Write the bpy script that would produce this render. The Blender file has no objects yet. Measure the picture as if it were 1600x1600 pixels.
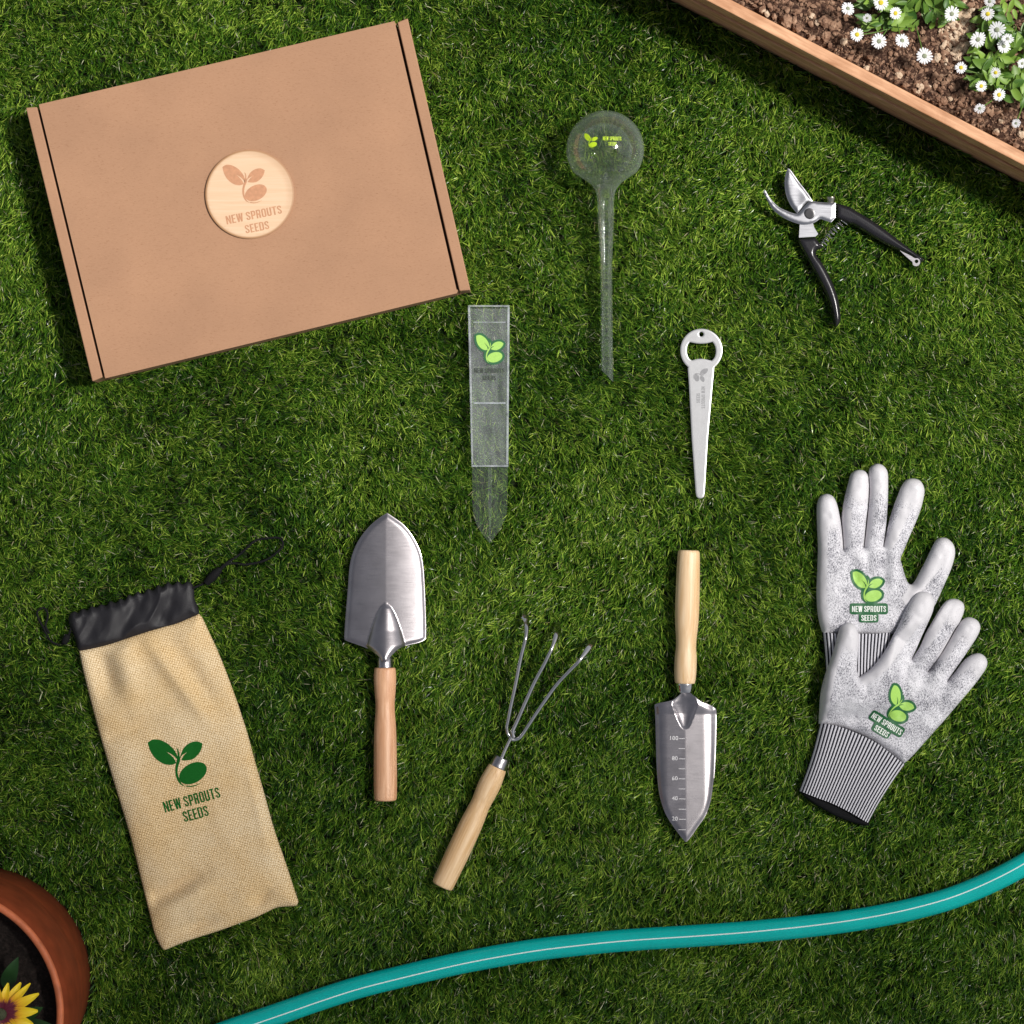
import bpy, math, random
import numpy as np
from mathutils import Vector, Matrix, noise
from mathutils.geometry import delaunay_2d_cdt
from mathutils.bvhtree import BVHTree

random.seed(7); RNG = np.random.default_rng(11)
sc = bpy.context.scene; COL = sc.collection
H = 3.5            # camera height (m)
G = 0.013          # plane on which things rest: the top of the turf
W = 1600/1500.0    # width of the lawn seen at that plane
def S(z): return (H-z)/(H-G)/1500.0
def P(x, y, z=G): return Vector(((x-800)*S(z), (800-y)*S(z), z))
def P2(pts, z=G): return [((x-800)*S(z), (800-y)*S(z)) for x, y in pts]
MM = 0.001
PXM = 1/1500.0     # one photo pixel in metres at the turf

# ------------------------------------------------------------------ materials
def newmat(name):
    m = bpy.data.materials.new(name); m.use_nodes = True
    nt = m.node_tree; nt.nodes.clear()
    o = nt.nodes.new('ShaderNodeOutputMaterial')
    return m, nt, o
def N(nt, t, **kw):
    n = nt.nodes.new(t)
    for k, v in kw.items():
        if k.startswith('i_'):
            key = k[2:].replace('_', ' ')
            n.inputs[key].default_value = v
        else: setattr(n, k, v)
    return n
def L(nt, a, ai, b, bi): nt.links.new(a.outputs[ai], b.inputs[bi])
def pco(nt, scale=(1,1,1)):
    a = N(nt, 'ShaderNodeAttribute', attribute_name='pco')
    m = N(nt, 'ShaderNodeMapping'); m.inputs['Scale'].default_value = scale
    L(nt, a, 'Vector', m, 'Vector'); return m
def ramp(nt, stops, interp='LINEAR'):
    r = N(nt, 'ShaderNodeValToRGB'); e = r.color_ramp.elements
    r.color_ramp.interpolation = interp
    while len(e) < len(stops): e.new(0.5)
    for k, (p, c) in enumerate(stops):
        e[k].position = p; e[k].color = (*c, 1) if len(c) == 3 else c
    return r
def simple(name, base, rough=0.5, metal=0.0, spec=0.5, nscale=200, namt=0.12, bump=0.0, stretch=(1,1,1), coat=0.0, detail=4, bdist=0.0005, sheen=0):
    m, nt, o = newmat(name)
    b = N(nt, 'ShaderNodeBsdfPrincipled')
    b.inputs['Roughness'].default_value = rough; b.inputs['Metallic'].default_value = metal
    b.inputs['Specular IOR Level'].default_value = spec; b.inputs['Coat Weight'].default_value = coat
    b.inputs['Coat Roughness'].default_value = 0.08
    if sheen: b.inputs['Sheen Weight'].default_value = sheen
    mp = pco(nt, stretch)
    nz = N(nt, 'ShaderNodeTexNoise'); nz.inputs['Scale'].default_value = nscale; nz.inputs['Detail'].default_value = detail
    L(nt, mp, 0, nz, 'Vector')
    lo = tuple(max(0, c*(1-namt)) for c in base); hi = tuple(min(1, c*(1+namt)) for c in base)
    r = ramp(nt, [(0.3, lo), (0.7, hi)]); L(nt, nz, 'Fac', r, 0); L(nt, r, 0, b, 'Base Color')
    if bump:
        bp = N(nt, 'ShaderNodeBump'); bp.inputs['Strength'].default_value = bump; bp.inputs['Distance'].default_value = bdist
        L(nt, nz, 'Fac', bp, 'Height'); L(nt, bp, 0, b, 'Normal')
    L(nt, b, 0, o, 0); return m
def wood(name, c1, c2, rough=0.45, across=420, along=9, speck=0.0):
    # grain runs along local z of pco
    m, nt, o = newmat(name); b = N(nt, 'ShaderNodeBsdfPrincipled'); b.inputs['Roughness'].default_value = rough
    mp = pco(nt, (across, across, along))
    nz = N(nt, 'ShaderNodeTexNoise'); nz.inputs['Scale'].default_value = 1.0; nz.inputs['Detail'].default_value = 6; nz.inputs['Roughness'].default_value = .65
    L(nt, mp, 0, nz, 'Vector')
    mp2 = pco(nt, (across*.22, across*.22, along*1.6))
    n2 = N(nt, 'ShaderNodeTexNoise'); n2.inputs['Scale'].default_value = 1.0; n2.inputs['Detail'].default_value = 3; n2.inputs['Distortion'].default_value = 1.2
    L(nt, mp2, 0, n2, 'Vector')
    mx = N(nt, 'ShaderNodeMath', operation='MULTIPLY_ADD'); mx.inputs[1].default_value = .5
    L(nt, nz, 'Fac', mx, 0)
    m2 = N(nt, 'ShaderNodeMath', operation='MULTIPLY'); m2.inputs[1].default_value = .5; L(nt, n2, 'Fac', m2, 0); L(nt, m2, 0, mx, 2)
    mid = tuple((a+c)/2 for a, c in zip(c1, c2))
    r = ramp(nt, [(0.36, c1), (0.5, mid), (0.62, c2)]); L(nt, mx, 0, r, 0); L(nt, r, 0, b, 'Base Color')
    bp = N(nt, 'ShaderNodeBump'); bp.inputs['Strength'].default_value = .25; bp.inputs['Distance'].default_value = .0003
    L(nt, nz, 'Fac', bp, 'Height'); L(nt, bp, 0, b, 'Normal')
    L(nt, b, 0, o, 0); return m
def metal(name, base, rough=0.3, brushed=True, axis=(60, 1500, 1), bump=.15, vary=.1):
    m, nt, o = newmat(name); b = N(nt, 'ShaderNodeBsdfPrincipled'); b.inputs['Metallic'].default_value = 1
    mp = pco(nt, axis); nz = N(nt, 'ShaderNodeTexNoise'); nz.inputs['Scale'].default_value = 1; nz.inputs['Detail'].default_value = 3
    L(nt, mp, 0, nz, 'Vector')
    mr = N(nt, 'ShaderNodeMapRange'); mr.inputs['To Min'].default_value = rough*.75; mr.inputs['To Max'].default_value = rough*1.3
    L(nt, nz, 'Fac', mr, 'Value'); L(nt, mr, 0, b, 'Roughness')
    mp2 = pco(nt, (60, 60, 60)); n2 = N(nt, 'ShaderNodeTexNoise'); n2.inputs['Scale'].default_value = 1; L(nt, mp2, 0, n2, 'Vector')
    r = ramp(nt, [(.3, tuple(c*(1-vary) for c in base)), (.7, tuple(min(1, c*(1+vary)) for c in base))])
    L(nt, n2, 'Fac', r, 0); L(nt, r, 0, b, 'Base Color')
    bp = N(nt, 'ShaderNodeBump'); bp.inputs['Strength'].default_value = bump; bp.inputs['Distance'].default_value = .0002
    L(nt, nz, 'Fac', bp, 'Height'); L(nt, bp, 0, b, 'Normal')
    L(nt, b, 0, o, 0); return m
def clear(name, veil=.1, tint=(.95,.97,.96), rough=.05, edge=.5, blend=.35, white=(.8,.84,.86), fblend=.1, bump=.1, gloss=.10, refr=0, streak=(90,90,90)):
    # see-through plastic / thin glass: transparent, a little cloudy, glossy at grazing angles
    m, nt, o = newmat(name)
    t = N(nt, 'ShaderNodeBsdfTransparent'); t.inputs[0].default_value = (*tint, 1)
    b = N(nt, 'ShaderNodeBsdfPrincipled'); b.inputs['Base Color'].default_value = (*white, 1); b.inputs['Roughness'].default_value = rough
    b.inputs['Specular IOR Level'].default_value = .5
    if refr:
        rf = N(nt, 'ShaderNodeBsdfGlass'); rf.inputs['IOR'].default_value = 1.42; rf.inputs['Roughness'].default_value = .0
        mr_ = N(nt, 'ShaderNodeMixShader'); mr_.inputs[0].default_value = refr; L(nt, t, 0, mr_, 1); L(nt, rf, 0, mr_, 2); t = mr_
    g = N(nt, 'ShaderNodeBsdfGlossy'); g.inputs['Roughness'].default_value = rough; g.inputs[0].default_value = (.95, .95, .95, 1)
    lw = N(nt, 'ShaderNodeLayerWeight'); lw.inputs['Blend'].default_value = .5; lf = N(nt, 'ShaderNodeLayerWeight'); lf.inputs['Blend'].default_value = fblend
    pw = N(nt, 'ShaderNodeMath', operation='POWER'); pw.inputs[1].default_value = 2.2; L(nt, lw, 'Facing', pw, 0)
    mp = pco(nt, streak); nz = N(nt, 'ShaderNodeTexNoise'); nz.inputs['Scale'].default_value = 1; nz.inputs['Detail'].default_value = 5; L(nt, mp, 0, nz, 'Vector')
    mr = N(nt, 'ShaderNodeMapRange'); mr.inputs['From Min'].default_value = .3; mr.inputs['From Max'].default_value = .7
    mr.inputs['To Min'].default_value = veil*.5; mr.inputs['To Max'].default_value = veil*1.5; L(nt, nz, 'Fac', mr, 'Value')
    ed = N(nt, 'ShaderNodeMath', operation='MULTIPLY_ADD'); ed.inputs[1].default_value = edge; L(nt, pw, 0, ed, 0); L(nt, mr, 0, ed, 2)
    m1 = N(nt, 'ShaderNodeMixShader'); L(nt, ed, 0, m1, 0); L(nt, t, 0, m1, 1); L(nt, b, 0, m1, 2)
    m2 = N(nt, 'ShaderNodeMixShader'); gf = N(nt, 'ShaderNodeMath', operation='MULTIPLY_ADD'); gf.inputs[1].default_value = gloss; gf.inputs[2].default_value = .028; L(nt, pw, 0, gf, 0); L(nt, gf, 0, m2, 0); L(nt, m1, 0, m2, 1); L(nt, g, 0, m2, 2)
    bp = N(nt, 'ShaderNodeBump'); bp.inputs['Strength'].default_value = bump; bp.inputs['Distance'].default_value = .001
    L(nt, nz, 'Fac', bp, 'Height')
    if bump: L(nt, bp, 0, g, 'Normal')
    L(nt, m2, 0, o, 0); return m

# ------------------------------------------------------------------ object helpers
def tag(o, label=None, cat=None, group=None, kind=None):
    if label: o['label'] = label
    if cat: o['category'] = cat
    if group: o['group'] = group
    if kind: o['kind'] = kind
    return o
def thing(name, loc, label, cat, group=None):
    o = bpy.data.objects.new(name, None); COL.objects.link(o)
    o.empty_display_size = .01; o.location = loc
    return tag(o, label, cat, group)
def wloc(o):
    v = Vector((0,0,0))
    while o is not None: v += o.location; o = o.parent
    return v
def mesh(name, verts, faces, mat, parent=None, smooth=True, pc=None, attrs=None, autos=None, loc=None):
    """verts are in world coordinates; loc only for top-level meshes"""
    verts = np.asarray(verts, dtype=float)
    off = wloc(parent) if parent is not None else Vector(loc or (0,0,0))
    me = bpy.data.meshes.new(name)
    me.from_pydata((verts-np.array(off)).tolist(), [], faces); me.update()
    p = verts if pc is None else np.asarray(pc, dtype=float)
    a = me.attributes.new('pco', 'FLOAT_VECTOR', 'POINT'); a.data.foreach_set('vector', p.astype(np.float32).ravel())
    for k, v in (attrs or {}).items():
        a = me.attributes.new(k, 'FLOAT', 'POINT'); a.data.foreach_set('value', np.asarray(v, dtype=np.float32))
    if isinstance(mat, (list, tuple)):
        for q in mat: me.materials.append(q)
    else: me.materials.append(mat)
    me.polygons.foreach_set('use_smooth', [smooth]*len(me.polygons))
    if autos is not None and smooth: me.set_sharp_from_angle(angle=math.radians(autos))
    o = bpy.data.objects.new(name, me); COL.objects.link(o)
    if parent is not None: o.parent = parent
    else: o.location = off
    return o
class MB:
    def __init__(s): s.v = []; s.f = []; s.p = []
    def add(s, v, f, p=None):
        n = len(s.v); s.v += [tuple(q) for q in v]; s.f += [tuple(i+n for i in q) for q in f]
        s.p += [tuple(q) for q in (p if p is not None else v)]
    def box(s, c, ax, ay, az):   # centre and half-axis vectors
        c = Vector(c); ax = Vector(ax); ay = Vector(ay); az = Vector(az); v = []
        for i in (-1,1):
            for j in (-1,1):
                for k in (-1,1): v.append(c+ax*i+ay*j+az*k)
        lp = [(i*ax.length, j*ay.length, k*az.length) for i in (-1,1) for j in (-1,1) for k in (-1,1)]
        s.add(v, [(0,1,3,2),(4,6,7,5),(0,4,5,1),(2,3,7,6),(0,2,6,4),(1,5,7,3)], lp)
    def tube(s, pts, r, n=10, flat=None, cap=True):
        pts = [Vector(p) for p in pts]; m = len(pts)
        rr = r if isinstance(r, (list, tuple)) else [r]*m
        up = Vector((0,0,1)); v = []; pc = []; ln = 0
        T0 = (pts[1]-pts[0]).normalized(); nrm = T0.cross(up)
        if nrm.length < 1e-3: nrm = T0.cross(Vector((1,0,0)))
        nrm.normalize()
        for i in range(m):
            T = (pts[min(i+1,m-1)]-pts[max(i-1,0)]).normalized()
            nrm = (nrm - T*nrm.dot(T)).normalized(); b = T.cross(nrm)
            if i: ln += (pts[i]-pts[i-1]).length
            fx = flat[i] if flat else (1,1)
            for k in range(n):
                a = 2*math.pi*k/n; ca, sa = math.cos(a)*rr[i]*fx[0], math.sin(a)*rr[i]*fx[1]
                v.append(pts[i]+nrm*ca+b*sa); pc.append((ca, sa, ln))
        f = [(i*n+k, i*n+(k+1)%n, (i+1)*n+(k+1)%n, (i+1)*n+k) for i in range(m-1) for k in range(n)]
        if cap: f += [tuple(range(n))[::-1], tuple((m-1)*n+k for k in range(n))]
        s.add(v, f, pc)
    def build(s, name, mat, parent=None, smooth=True, autos=None, attrs=None):
        return mesh(name, s.v, s.f, mat, parent, smooth, s.p, attrs, autos)
def tube(name, pts, r, mat, parent, n=12, flat=None, smooth=True):
    b = MB(); b.tube(pts, r, n, flat); return b.build(name, mat, parent, smooth, autos=50)
def lathe(name, p0, p1, prof, mat, parent, n=40, autos=50, slant=0):
    """prof: list of (distance along axis, radius)"""
    p0 = Vector(p0); p1 = Vector(p1); T = (p1-p0).normalized(); nx = T.cross(Vector((0,0,1))).normalized(); nb = T.cross(nx)
    v = []; pc = []
    for i, (d, r) in enumerate(prof):
        for k in range(n):
            a = 2*math.pi*k/n; ca, sa = math.cos(a)*r, math.sin(a)*r
            dd = d + (slant*math.cos(a) if i == len(prof)-1 else 0)
            v.append(p0+T*dd+nx*ca+nb*sa); pc.append((ca, sa, dd))
    m = len(prof)
    f = [(i*n+k, (i+1)*n+k, (i+1)*n+(k+1)%n, i*n+(k+1)%n) for i in range(m-1) for k in range(n)]
    if prof[0][1] > 1e-5: f.append(tuple(range(n)))
    if prof[-1][1] > 1e-5 and not slant: f.append(tuple((m-1)*n+k for k in range(n))[::-1])
    return mesh(name, v, f, mat, parent, True, pc, None, autos)
def spline(pts, sub=6, closed=True):
    """Catmull-Rom; a point repeated twice is a sharp corner"""
    P_ = [np.array(p, dtype=float) for p in pts]; n = len(P_); out = []
    for i in range(n if closed else n-1):
        if closed: a, b, c, d = P_[i-1], P_[i], P_[(i+1)%n], P_[(i+2)%n]
        else: a, b, c, d = P_[max(i-1,0)], P_[i], P_[i+1], P_[min(i+2,n-1)]
        if np.allclose(b, c): continue
        for k in range(sub):
            t = k/sub
            out.append(.5*((2*b)+(-a+c)*t+(2*a-5*b+4*c-d)*t*t+(-a+3*b-3*c+d)*t**3))
    if not closed: out.append(P_[-1])
    res = [out[0]]
    for q in out[1:]:
        if np.linalg.norm(q-res[-1]) > 1e-7: res.append(q)
    return [tuple(q) for q in res]
def inside(px, py, poly):
    px = np.asarray(px); py = np.asarray(py); r = np.zeros(px.shape, bool); n = len(poly)
    for i in range(n):
        x1, y1 = poly[i][0], poly[i][1]; x2, y2 = poly[(i+1)%n][0], poly[(i+1)%n][1]
        if y1 == y2: continue
        c = ((y1 > py) != (y2 > py)); xi = (x2-x1)*(py-y1)/(y2-y1)+x1
        r ^= c & (px < xi)
    return r
def edist(px, py, poly, closed=True):
    px = np.asarray(px, float); py = np.asarray(py, float); best = np.full(px.shape, 1e9); n = len(poly)
    for i in range(n if closed else n-1):
        x1, y1 = poly[i][0], poly[i][1]; x2, y2 = poly[(i+1)%n][0], poly[(i+1)%n][1]
        dx, dy = x2-x1, y2-y1; l2 = dx*dx+dy*dy
        if l2 < 1e-16: continue
        t = np.clip(((px-x1)*dx+(py-y1)*dy)/l2, 0, 1)
        best = np.minimum(best, np.hypot(px-x1-t*dx, py-y1-t*dy))
    return best
def densify(poly, step):
    out = []
    for i in range(len(poly)):
        a = np.array(poly[i]); b = np.array(poly[(i+1)%len(poly)]); m = max(1, int(np.linalg.norm(b-a)/step+.5))
        for k in range(m): out.append(tuple(a+(b-a)*k/m))
    return out
def fill(poly, step, holes=()):
    """triangulated outline with interior points; returns xy array, triangles, edge distance"""
    loops = [densify(poly, step)]+[densify(h, step) for h in holes]
    V = []; E = []
    for l in loops:
        n0 = len(V); V += [Vector(p) for p in l]; E += [(n0+i, n0+(i+1)%len(l)) for i in range(len(l))]
    nb = len(V); xs = [p[0] for p in poly]; ys = [p[1] for p in poly]
    gx, gy = np.meshgrid(np.arange(min(xs), max(xs), step), np.arange(min(ys), max(ys), step*.866))
    gx = gx + (np.arange(gx.shape[0])%2)[:,None]*step*.5
    gx, gy = gx.ravel(), gy.ravel(); ok = inside(gx, gy, loops[0])
    for h in loops[1:]: ok &= ~inside(gx, gy, h)
    gx, gy = gx[ok], gy[ok]; alld = lambda a, b: np.min([edist(a, b, l) for l in loops], axis=0); lim = .45
    for l in loops:                                   # a row of points running parallel to each edge keeps rims smooth
        c = np.array(l); tt = np.roll(c, -1, 0)-np.roll(c, 1, 0); nn = np.column_stack([-tt[:,1], tt[:,0]]); nn /= np.linalg.norm(nn, axis=1)[:,None]+1e-12
        if len(gx) < 30: break
        for off_, keep_ in ((.42, .36), (1.0, .92)):
            for sgn in (1, -1):
                q = c+nn*step*off_*sgn; okk = inside(q[:,0], q[:,1], loops[0])
                for h in loops[1:]: okk &= ~inside(q[:,0], q[:,1], h)
                q = q[okk]
                if len(q): q = q[alld(q[:,0], q[:,1]) > step*keep_]; V += [Vector(p) for p in q]
        lim = 1.45
    if len(gx):
        d = alld(gx, gy)
        k = d > step*lim; V += [Vector((a, b)) for a, b in zip(gx[k], gy[k])]
    r = delaunay_2d_cdt(V, E, [], 0, 1e-9); vo = np.array([tuple(q) for q in r[0]]); fo = np.array(r[2])
    cen = vo[fo].mean(axis=1); ok = inside(cen[:,0], cen[:,1], loops[0])
    for h in loops[1:]: ok &= ~inside(cen[:,0], cen[:,1], h)
    fo = fo[ok]; a = vo[fo[:,1]]-vo[fo[:,0]]; b = vo[fo[:,2]]-vo[fo[:,0]]; cr = a[:,0]*b[:,1]-a[:,1]*b[:,0]
    fo = fo[np.abs(cr) > 1e-14]; cr = cr[np.abs(cr) > 1e-14]; fo[cr < 0] = fo[cr < 0][:, ::-1]
    d = edist(vo[:,0], vo[:,1], loops[0])
    for h in loops[1:]: d = np.minimum(d, edist(vo[:,0], vo[:,1], h))
    return vo, fo, d
def slab(name, poly, step, top, bot, mat, parent, holes=(), smooth=True, autos=40, pc=None, attrs=None, loc=None):
    """closed body between two height functions f(x,y,d)"""
    vo, fo, d = fill(poly, step, holes); x, y = vo[:,0], vo[:,1]; n = len(vo)
    zt = top(x, y, d) if callable(top) else np.full(n, float(top))
    zb = bot(x, y, d) if callable(bot) else np.full(n, float(bot))
    zb = np.minimum(zb, zt-5e-5)
    v = np.vstack([np.column_stack([x, y, zt]), np.column_stack([x, y, zb])])
    cnt = {}
    for t in fo:
        for a, b in ((t[0],t[1]),(t[1],t[2]),(t[2],t[0])): cnt[(a,b)] = 1
    side = [(int(b), int(a), int(a+n), int(b+n)) for (a, b) in cnt if (b, a) not in cnt]
    f = [tuple(map(int, t)) for t in fo]+[tuple(int(i)+n for i in t[::-1]) for t in fo]+side
    p = None
    if pc is not None: q = pc(v); p = q
    at = {k: fn(v) for k, fn in attrs.items()} if attrs else None
    return mesh(name, v, f, mat, parent, smooth, p, at, autos, loc)
def dome(T, R, z0):          # rounded-over profile
    def f(x, y, d):
        t = np.clip(d/R, 0, 1); return z0 + T*np.sqrt(np.clip(1-(1-t)**2, 0, 1))
    return f
def gauss_ridge(x, y, a, b, w):
    ax, ay = a; bx, by = b; dx, dy = bx-ax, by-ay; l2 = dx*dx+dy*dy
    t = np.clip(((x-ax)*dx+(y-ay)*dy)/l2, 0, 1); dd = (x-ax-t*dx)**2+(y-ay-t*dy)**2
    return np.exp(-dd/(w*w))*np.sin(np.pi*np.clip(t*.86+.07, 0, 1))
_pn = RNG.random((64, 64))
def vnoise(x, y, s, seed=0):
    """smooth value noise, cell size s (m)"""
    u = np.asarray(x)/s+seed*13.7+500; v = np.asarray(y)/s+seed*7.3+500
    i = np.floor(u).astype(int); j = np.floor(v).astype(int); a = u-i; b = v-j
    a = a*a*(3-2*a); b = b*b*(3-2*b); g = lambda p, q: _pn[p%64, q%64]
    return (g(i,j)*(1-a)+g(i+1,j)*a)*(1-b)+(g(i,j+1)*(1-a)+g(i+1,j+1)*a)*b
def surf(obj):
    off = wloc(obj); me = obj.data
    vs = [v.co+off for v in me.vertices]; return BVHTree.FromPolygons(vs, [tuple(p.vertices) for p in me.polygons])
def zat(tree, x, y, dflt):
    h = tree.ray_cast(Vector((x, y, 1)), Vector((0,0,-1))); return h[0].z if h[0] is not None else dflt
def sheet(name, polys, zf, mat, parent, step=.0012, off=.0003, pc=None, thick=0):
    """flat printed shapes laid on a surface; polys: list of (outline, extra offset)"""
    b = MB()
    for q in polys:
        poly, ex = q if isinstance(q, tuple) and isinstance(q[0], list) else (q, 0)
        vo, fo, d = fill(poly, step)
        v = [(x, y, zf(x, y)+off+ex) for x, y in vo]; b.add(v, [tuple(map(int, t)) for t in fo])
    return b.build(name, mat, parent, smooth=False)
def _rr(x0, y0, x1, y1, r, cs=(1,1,1,1)):
    """rectangle with rounded corners (cs: which of ne, nw, sw, se are round), counter-clockwise"""
    out = []
    for k, (cx, cy, px, py, s0) in enumerate(((x1-r, y1-r, x1, y1, 0), (x0+r, y1-r, x0, y1, 90), (x0+r, y0+r, x0, y0, 180), (x1-r, y0+r, x1, y0, 270))):
        if cs[k]: out += [(cx+r*math.cos(math.radians(s0+q*22.5)), cy+r*math.sin(math.radians(s0+q*22.5))) for q in range(5)]
        else: out.append((px, py))
    return out
_w, _t = .40, .132
def _ribbon(c, w):
    a = []; b = []
    for i in range(len(c)):
        p = np.array(c[max(i-1,0)]); q = np.array(c[min(i+1,len(c)-1)]); d = (q-p)/np.linalg.norm(q-p); n_ = np.array([-d[1], d[0]])*w/2
        a.append(tuple(np.array(c[i])+n_)); b.append(tuple(np.array(c[i])-n_))
    return a+b[::-1]
def _arc(cx, cy, rx, ry, a0, a1, n=7): return [(cx+rx*math.cos(math.radians(a0+(a1-a0)*k/n)), cy+ry*math.sin(math.radians(a0+(a1-a0)*k/n))) for k in range(n+1)]
GLY = {
 'N': (.43, [(0,0),(_t,0),(_t,.62),(.43-_t,0),(.43,0),(.43,1),(.43-_t,1),(.43-_t,.40),(_t,1),(0,1)], []),
 'E': (.34, [(0,0),(.34,0),(.34,.12),(_t,.12),(_t,.44),(.30,.44),(.30,.56),(_t,.56),(_t,.88),(.34,.88),(.34,1),(0,1)], []),
 'W': (.60, [(.10,0),(.245,0),(.30,.56),(.355,0),(.50,0),(.60,1),(.46,1),(.415,.36),(.365,1),(.235,1),(.185,.36),(.14,1),(0,1)], []),
 'T': (.38, [(.19-_t/2,0),(.19+_t/2,0),(.19+_t/2,.88),(.38,.88),(.38,1),(0,1),(0,.88),(.19-_t/2,.88)], []),
 'U': (_w, [(0,1),(0,.17)]+_arc(.17,.17,.17,.17,180,270,4)[1:]+[(_w-.17,0)]+_arc(_w-.17,.17,.17,.17,270,360,4)[1:]+[(_w,1),(_w-_t,1),(_w-_t,.2),(_w-_t-.03,.15),(_t+.03,.15),(_t,.2),(_t,1)], []),
 'O': (_w, _rr(0,0,_w,1,.17), [_rr(_t,.12,_w-_t,.88,.04)]),
 'D': (_w, _rr(0,0,_w,1,.17,(1,0,0,1)), [_rr(_t,.12,_w-_t,.88,.04)]),
 'P': (.38, [(0,0),(_t,0),(_t,.38)]+[(.38-.15,.38)]+_arc(.23,.53,.15,.15,270,360,4)[1:]+[(.38,.85)]+_arc(.23,.85,.15,.15,0,90,4)[1:]+[(0,1)], [_rr(_t,.52,.38-_t+.01,.86,.03)]),
 'R': (.40, [(0,0),(_t,0),(_t,.40),(.205,.40),(.235,.33),(.24,0),(.40,0),(.385,.12),(.385,.33),(.345,.45),(.385,.55),(.39,.85)]+_arc(.24,.85,.15,.15,0,90,4)[1:]+[(0,1)], [_rr(_t,.54,.39-_t+.01,.86,.03)]),
}
_sc = [(.38-_t/2,.70),(.38-_t/2,.80)]+_arc(.19,.80,.19-_t/2,.1225,0,180,8)[1:]+[(_t/2,.72),(_t/2+.02,.64),(.15,.55),(.24,.45),(.38-_t/2-.02,.36),(.38-_t/2,.28)]+_arc(.19,.20,.19-_t/2,.1225,0,-180,8)+[(_t/2,.30)]
GLY['S'] = (.38, _ribbon(_sc, _t*.93), [])
_txt = {}
def condensed(s):
    X = 0; V = []; F = []
    for ch in s:
        if ch == ' ': X += .20; continue
        w, o, h = GLY[ch]; vo, fo, d = fill(o, .5, h); n0 = len(V); V += [(x+X, y) for x, y in vo]; F += [tuple(int(i)+n0 for i in t) for t in fo]; X += w+.085
    v = np.array(V); return v-v.min(axis=0), F
def text_tris(s, bold=.012):
    if (s, bold) in _txt: return _txt[(s, bold)]
    cu = bpy.data.curves.new('lettering', 'FONT'); cu.body = s; cu.size = 1; cu.offset = bold; cu.resolution_u = 4; cu.space_character = 1.06
    ob = bpy.data.objects.new('lettering', cu); COL.objects.link(ob)
    dg = bpy.context.evaluated_depsgraph_get(); dg.update(); me = ob.evaluated_get(dg).to_mesh()
    me.calc_loop_triangles()
    v = np.array([tuple(q.co)[:2] for q in me.vertices]); f = [tuple(t.vertices) for t in me.loop_triangles]
    ob.evaluated_get(dg).to_mesh_clear(); bpy.data.objects.remove(ob); bpy.data.curves.remove(cu)
    v = v - v.min(axis=0); _txt[(s, bold)] = (v, f); return v, f
def letters(name, rows, zf, mat, parent, off=.0004, bold=.02):
    """rows: (text, centre px, width px, height px, angle deg, z for scale)"""
    b = MB()
    for s, (cx, cy), w, h, ang, z in rows:
        v, f = text_tris(s, bold) if s[0].isdigit() else condensed(s)
        vw, vh = v.max(axis=0)
        u = (v/np.array([vw, vh])-.5)*np.array([w, h]); a = math.radians(ang); ca, sa = math.cos(a), math.sin(a)
        X = cx+u[:,0]*ca-u[:,1]*sa; Y = cy-(u[:,0]*sa+u[:,1]*ca)
        pts = P2(list(zip(X, Y)), z); b.add([(x, y, zf(x, y)+off) for x, y in pts], f)
    return b.build(name, mat, parent, smooth=False)

# the seedling emblem, in its own units (about 600 wide); junction of the stems is the origin
_J = (620, 640)
LEAF1 = [(372,392),(372,392),(430,374),(500,398),(566,455),(612,530),(624,600),(600,668),(600,668),(540,672),(470,640),(408,570),(376,480)]
LEAF2 = [(908,545),(908,545),(860,510),(790,506),(720,535),(675,585),(645,634),(645,634),(700,664),(770,674),(838,642),(884,596)]
LEAF1S = [(372,392),(372,392),(430,374),(500,398),(566,455),(612,530),(628,600),(622,650),(622,650),(606,612),(575,568),(528,528),(528,528),(566,576),(590,622),(598,668),(598,668),(540,672),(470,640),(408,570),(376,480)]
LEAF2S = [(908,545),(908,545),(860,510),(790,506),(720,535),(675,585),(640,640),(640,640),(680,606),(735,590),(735,590),(692,616),(656,652),(656,652),(700,668),(770,674),(838,642),(884,596)]
STEM = [(640,512),(640,512),(655,548),(652,600),(645,650),(612,700),(588,760),(584,830),(600,890),(632,926),(632,926),(590,898),(566,850),(560,790),(574,720),(604,655),(632,600),(642,550)]
SWEEP = [(632,926),(632,926),(690,944),(760,938),(815,908),(815,908),(770,930),(700,934),(640,918)]
SEED = [(735+152*math.cos(t)*math.cos(.26)+98*math.sin(t)*math.sin(.26), 812-152*math.cos(t)*math.sin(.26)+98*math.sin(t)*math.cos(.26)) for t in [2*math.pi*k/24 for k in range(24)]]
def emb(shape, j, scale, ang, z, closed=True, grow=0, sub=4):
    pts = spline(shape, sub) if closed else shape
    a = math.radians(ang); ca, sa = math.cos(a), math.sin(a); out = []
    c = np.array(pts)
    if grow:
        nx = np.roll(c, -1, 0)-np.roll(c, 1, 0); nn = np.column_stack([nx[:,1], -nx[:,0]]); nn /= np.linalg.norm(nn, axis=1)[:,None]+1e-9
        area = sum(c[i][0]*c[(i+1)%len(c)][1]-c[(i+1)%len(c)][0]*c[i][1] for i in range(len(c)))
        c = c + nn*grow*(1 if area > 0 else -1)
    for x, y in c:
        u, v = (x-_J[0])*scale, -(y-_J[1])*scale
        out.append((j[0]+u*ca-v*sa, j[1]-(u*sa+v*ca)))
    return P2(out, z)
def emblem_solid(name, j, scale, ang, z, zf, mat, parent, off=.0003):
    return sheet(name, [emb(q, j, scale, ang, z) for q in (LEAF1S, LEAF2S, STEM, SWEEP, SEED)], zf, mat, parent, step=.002, off=off)
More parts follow.
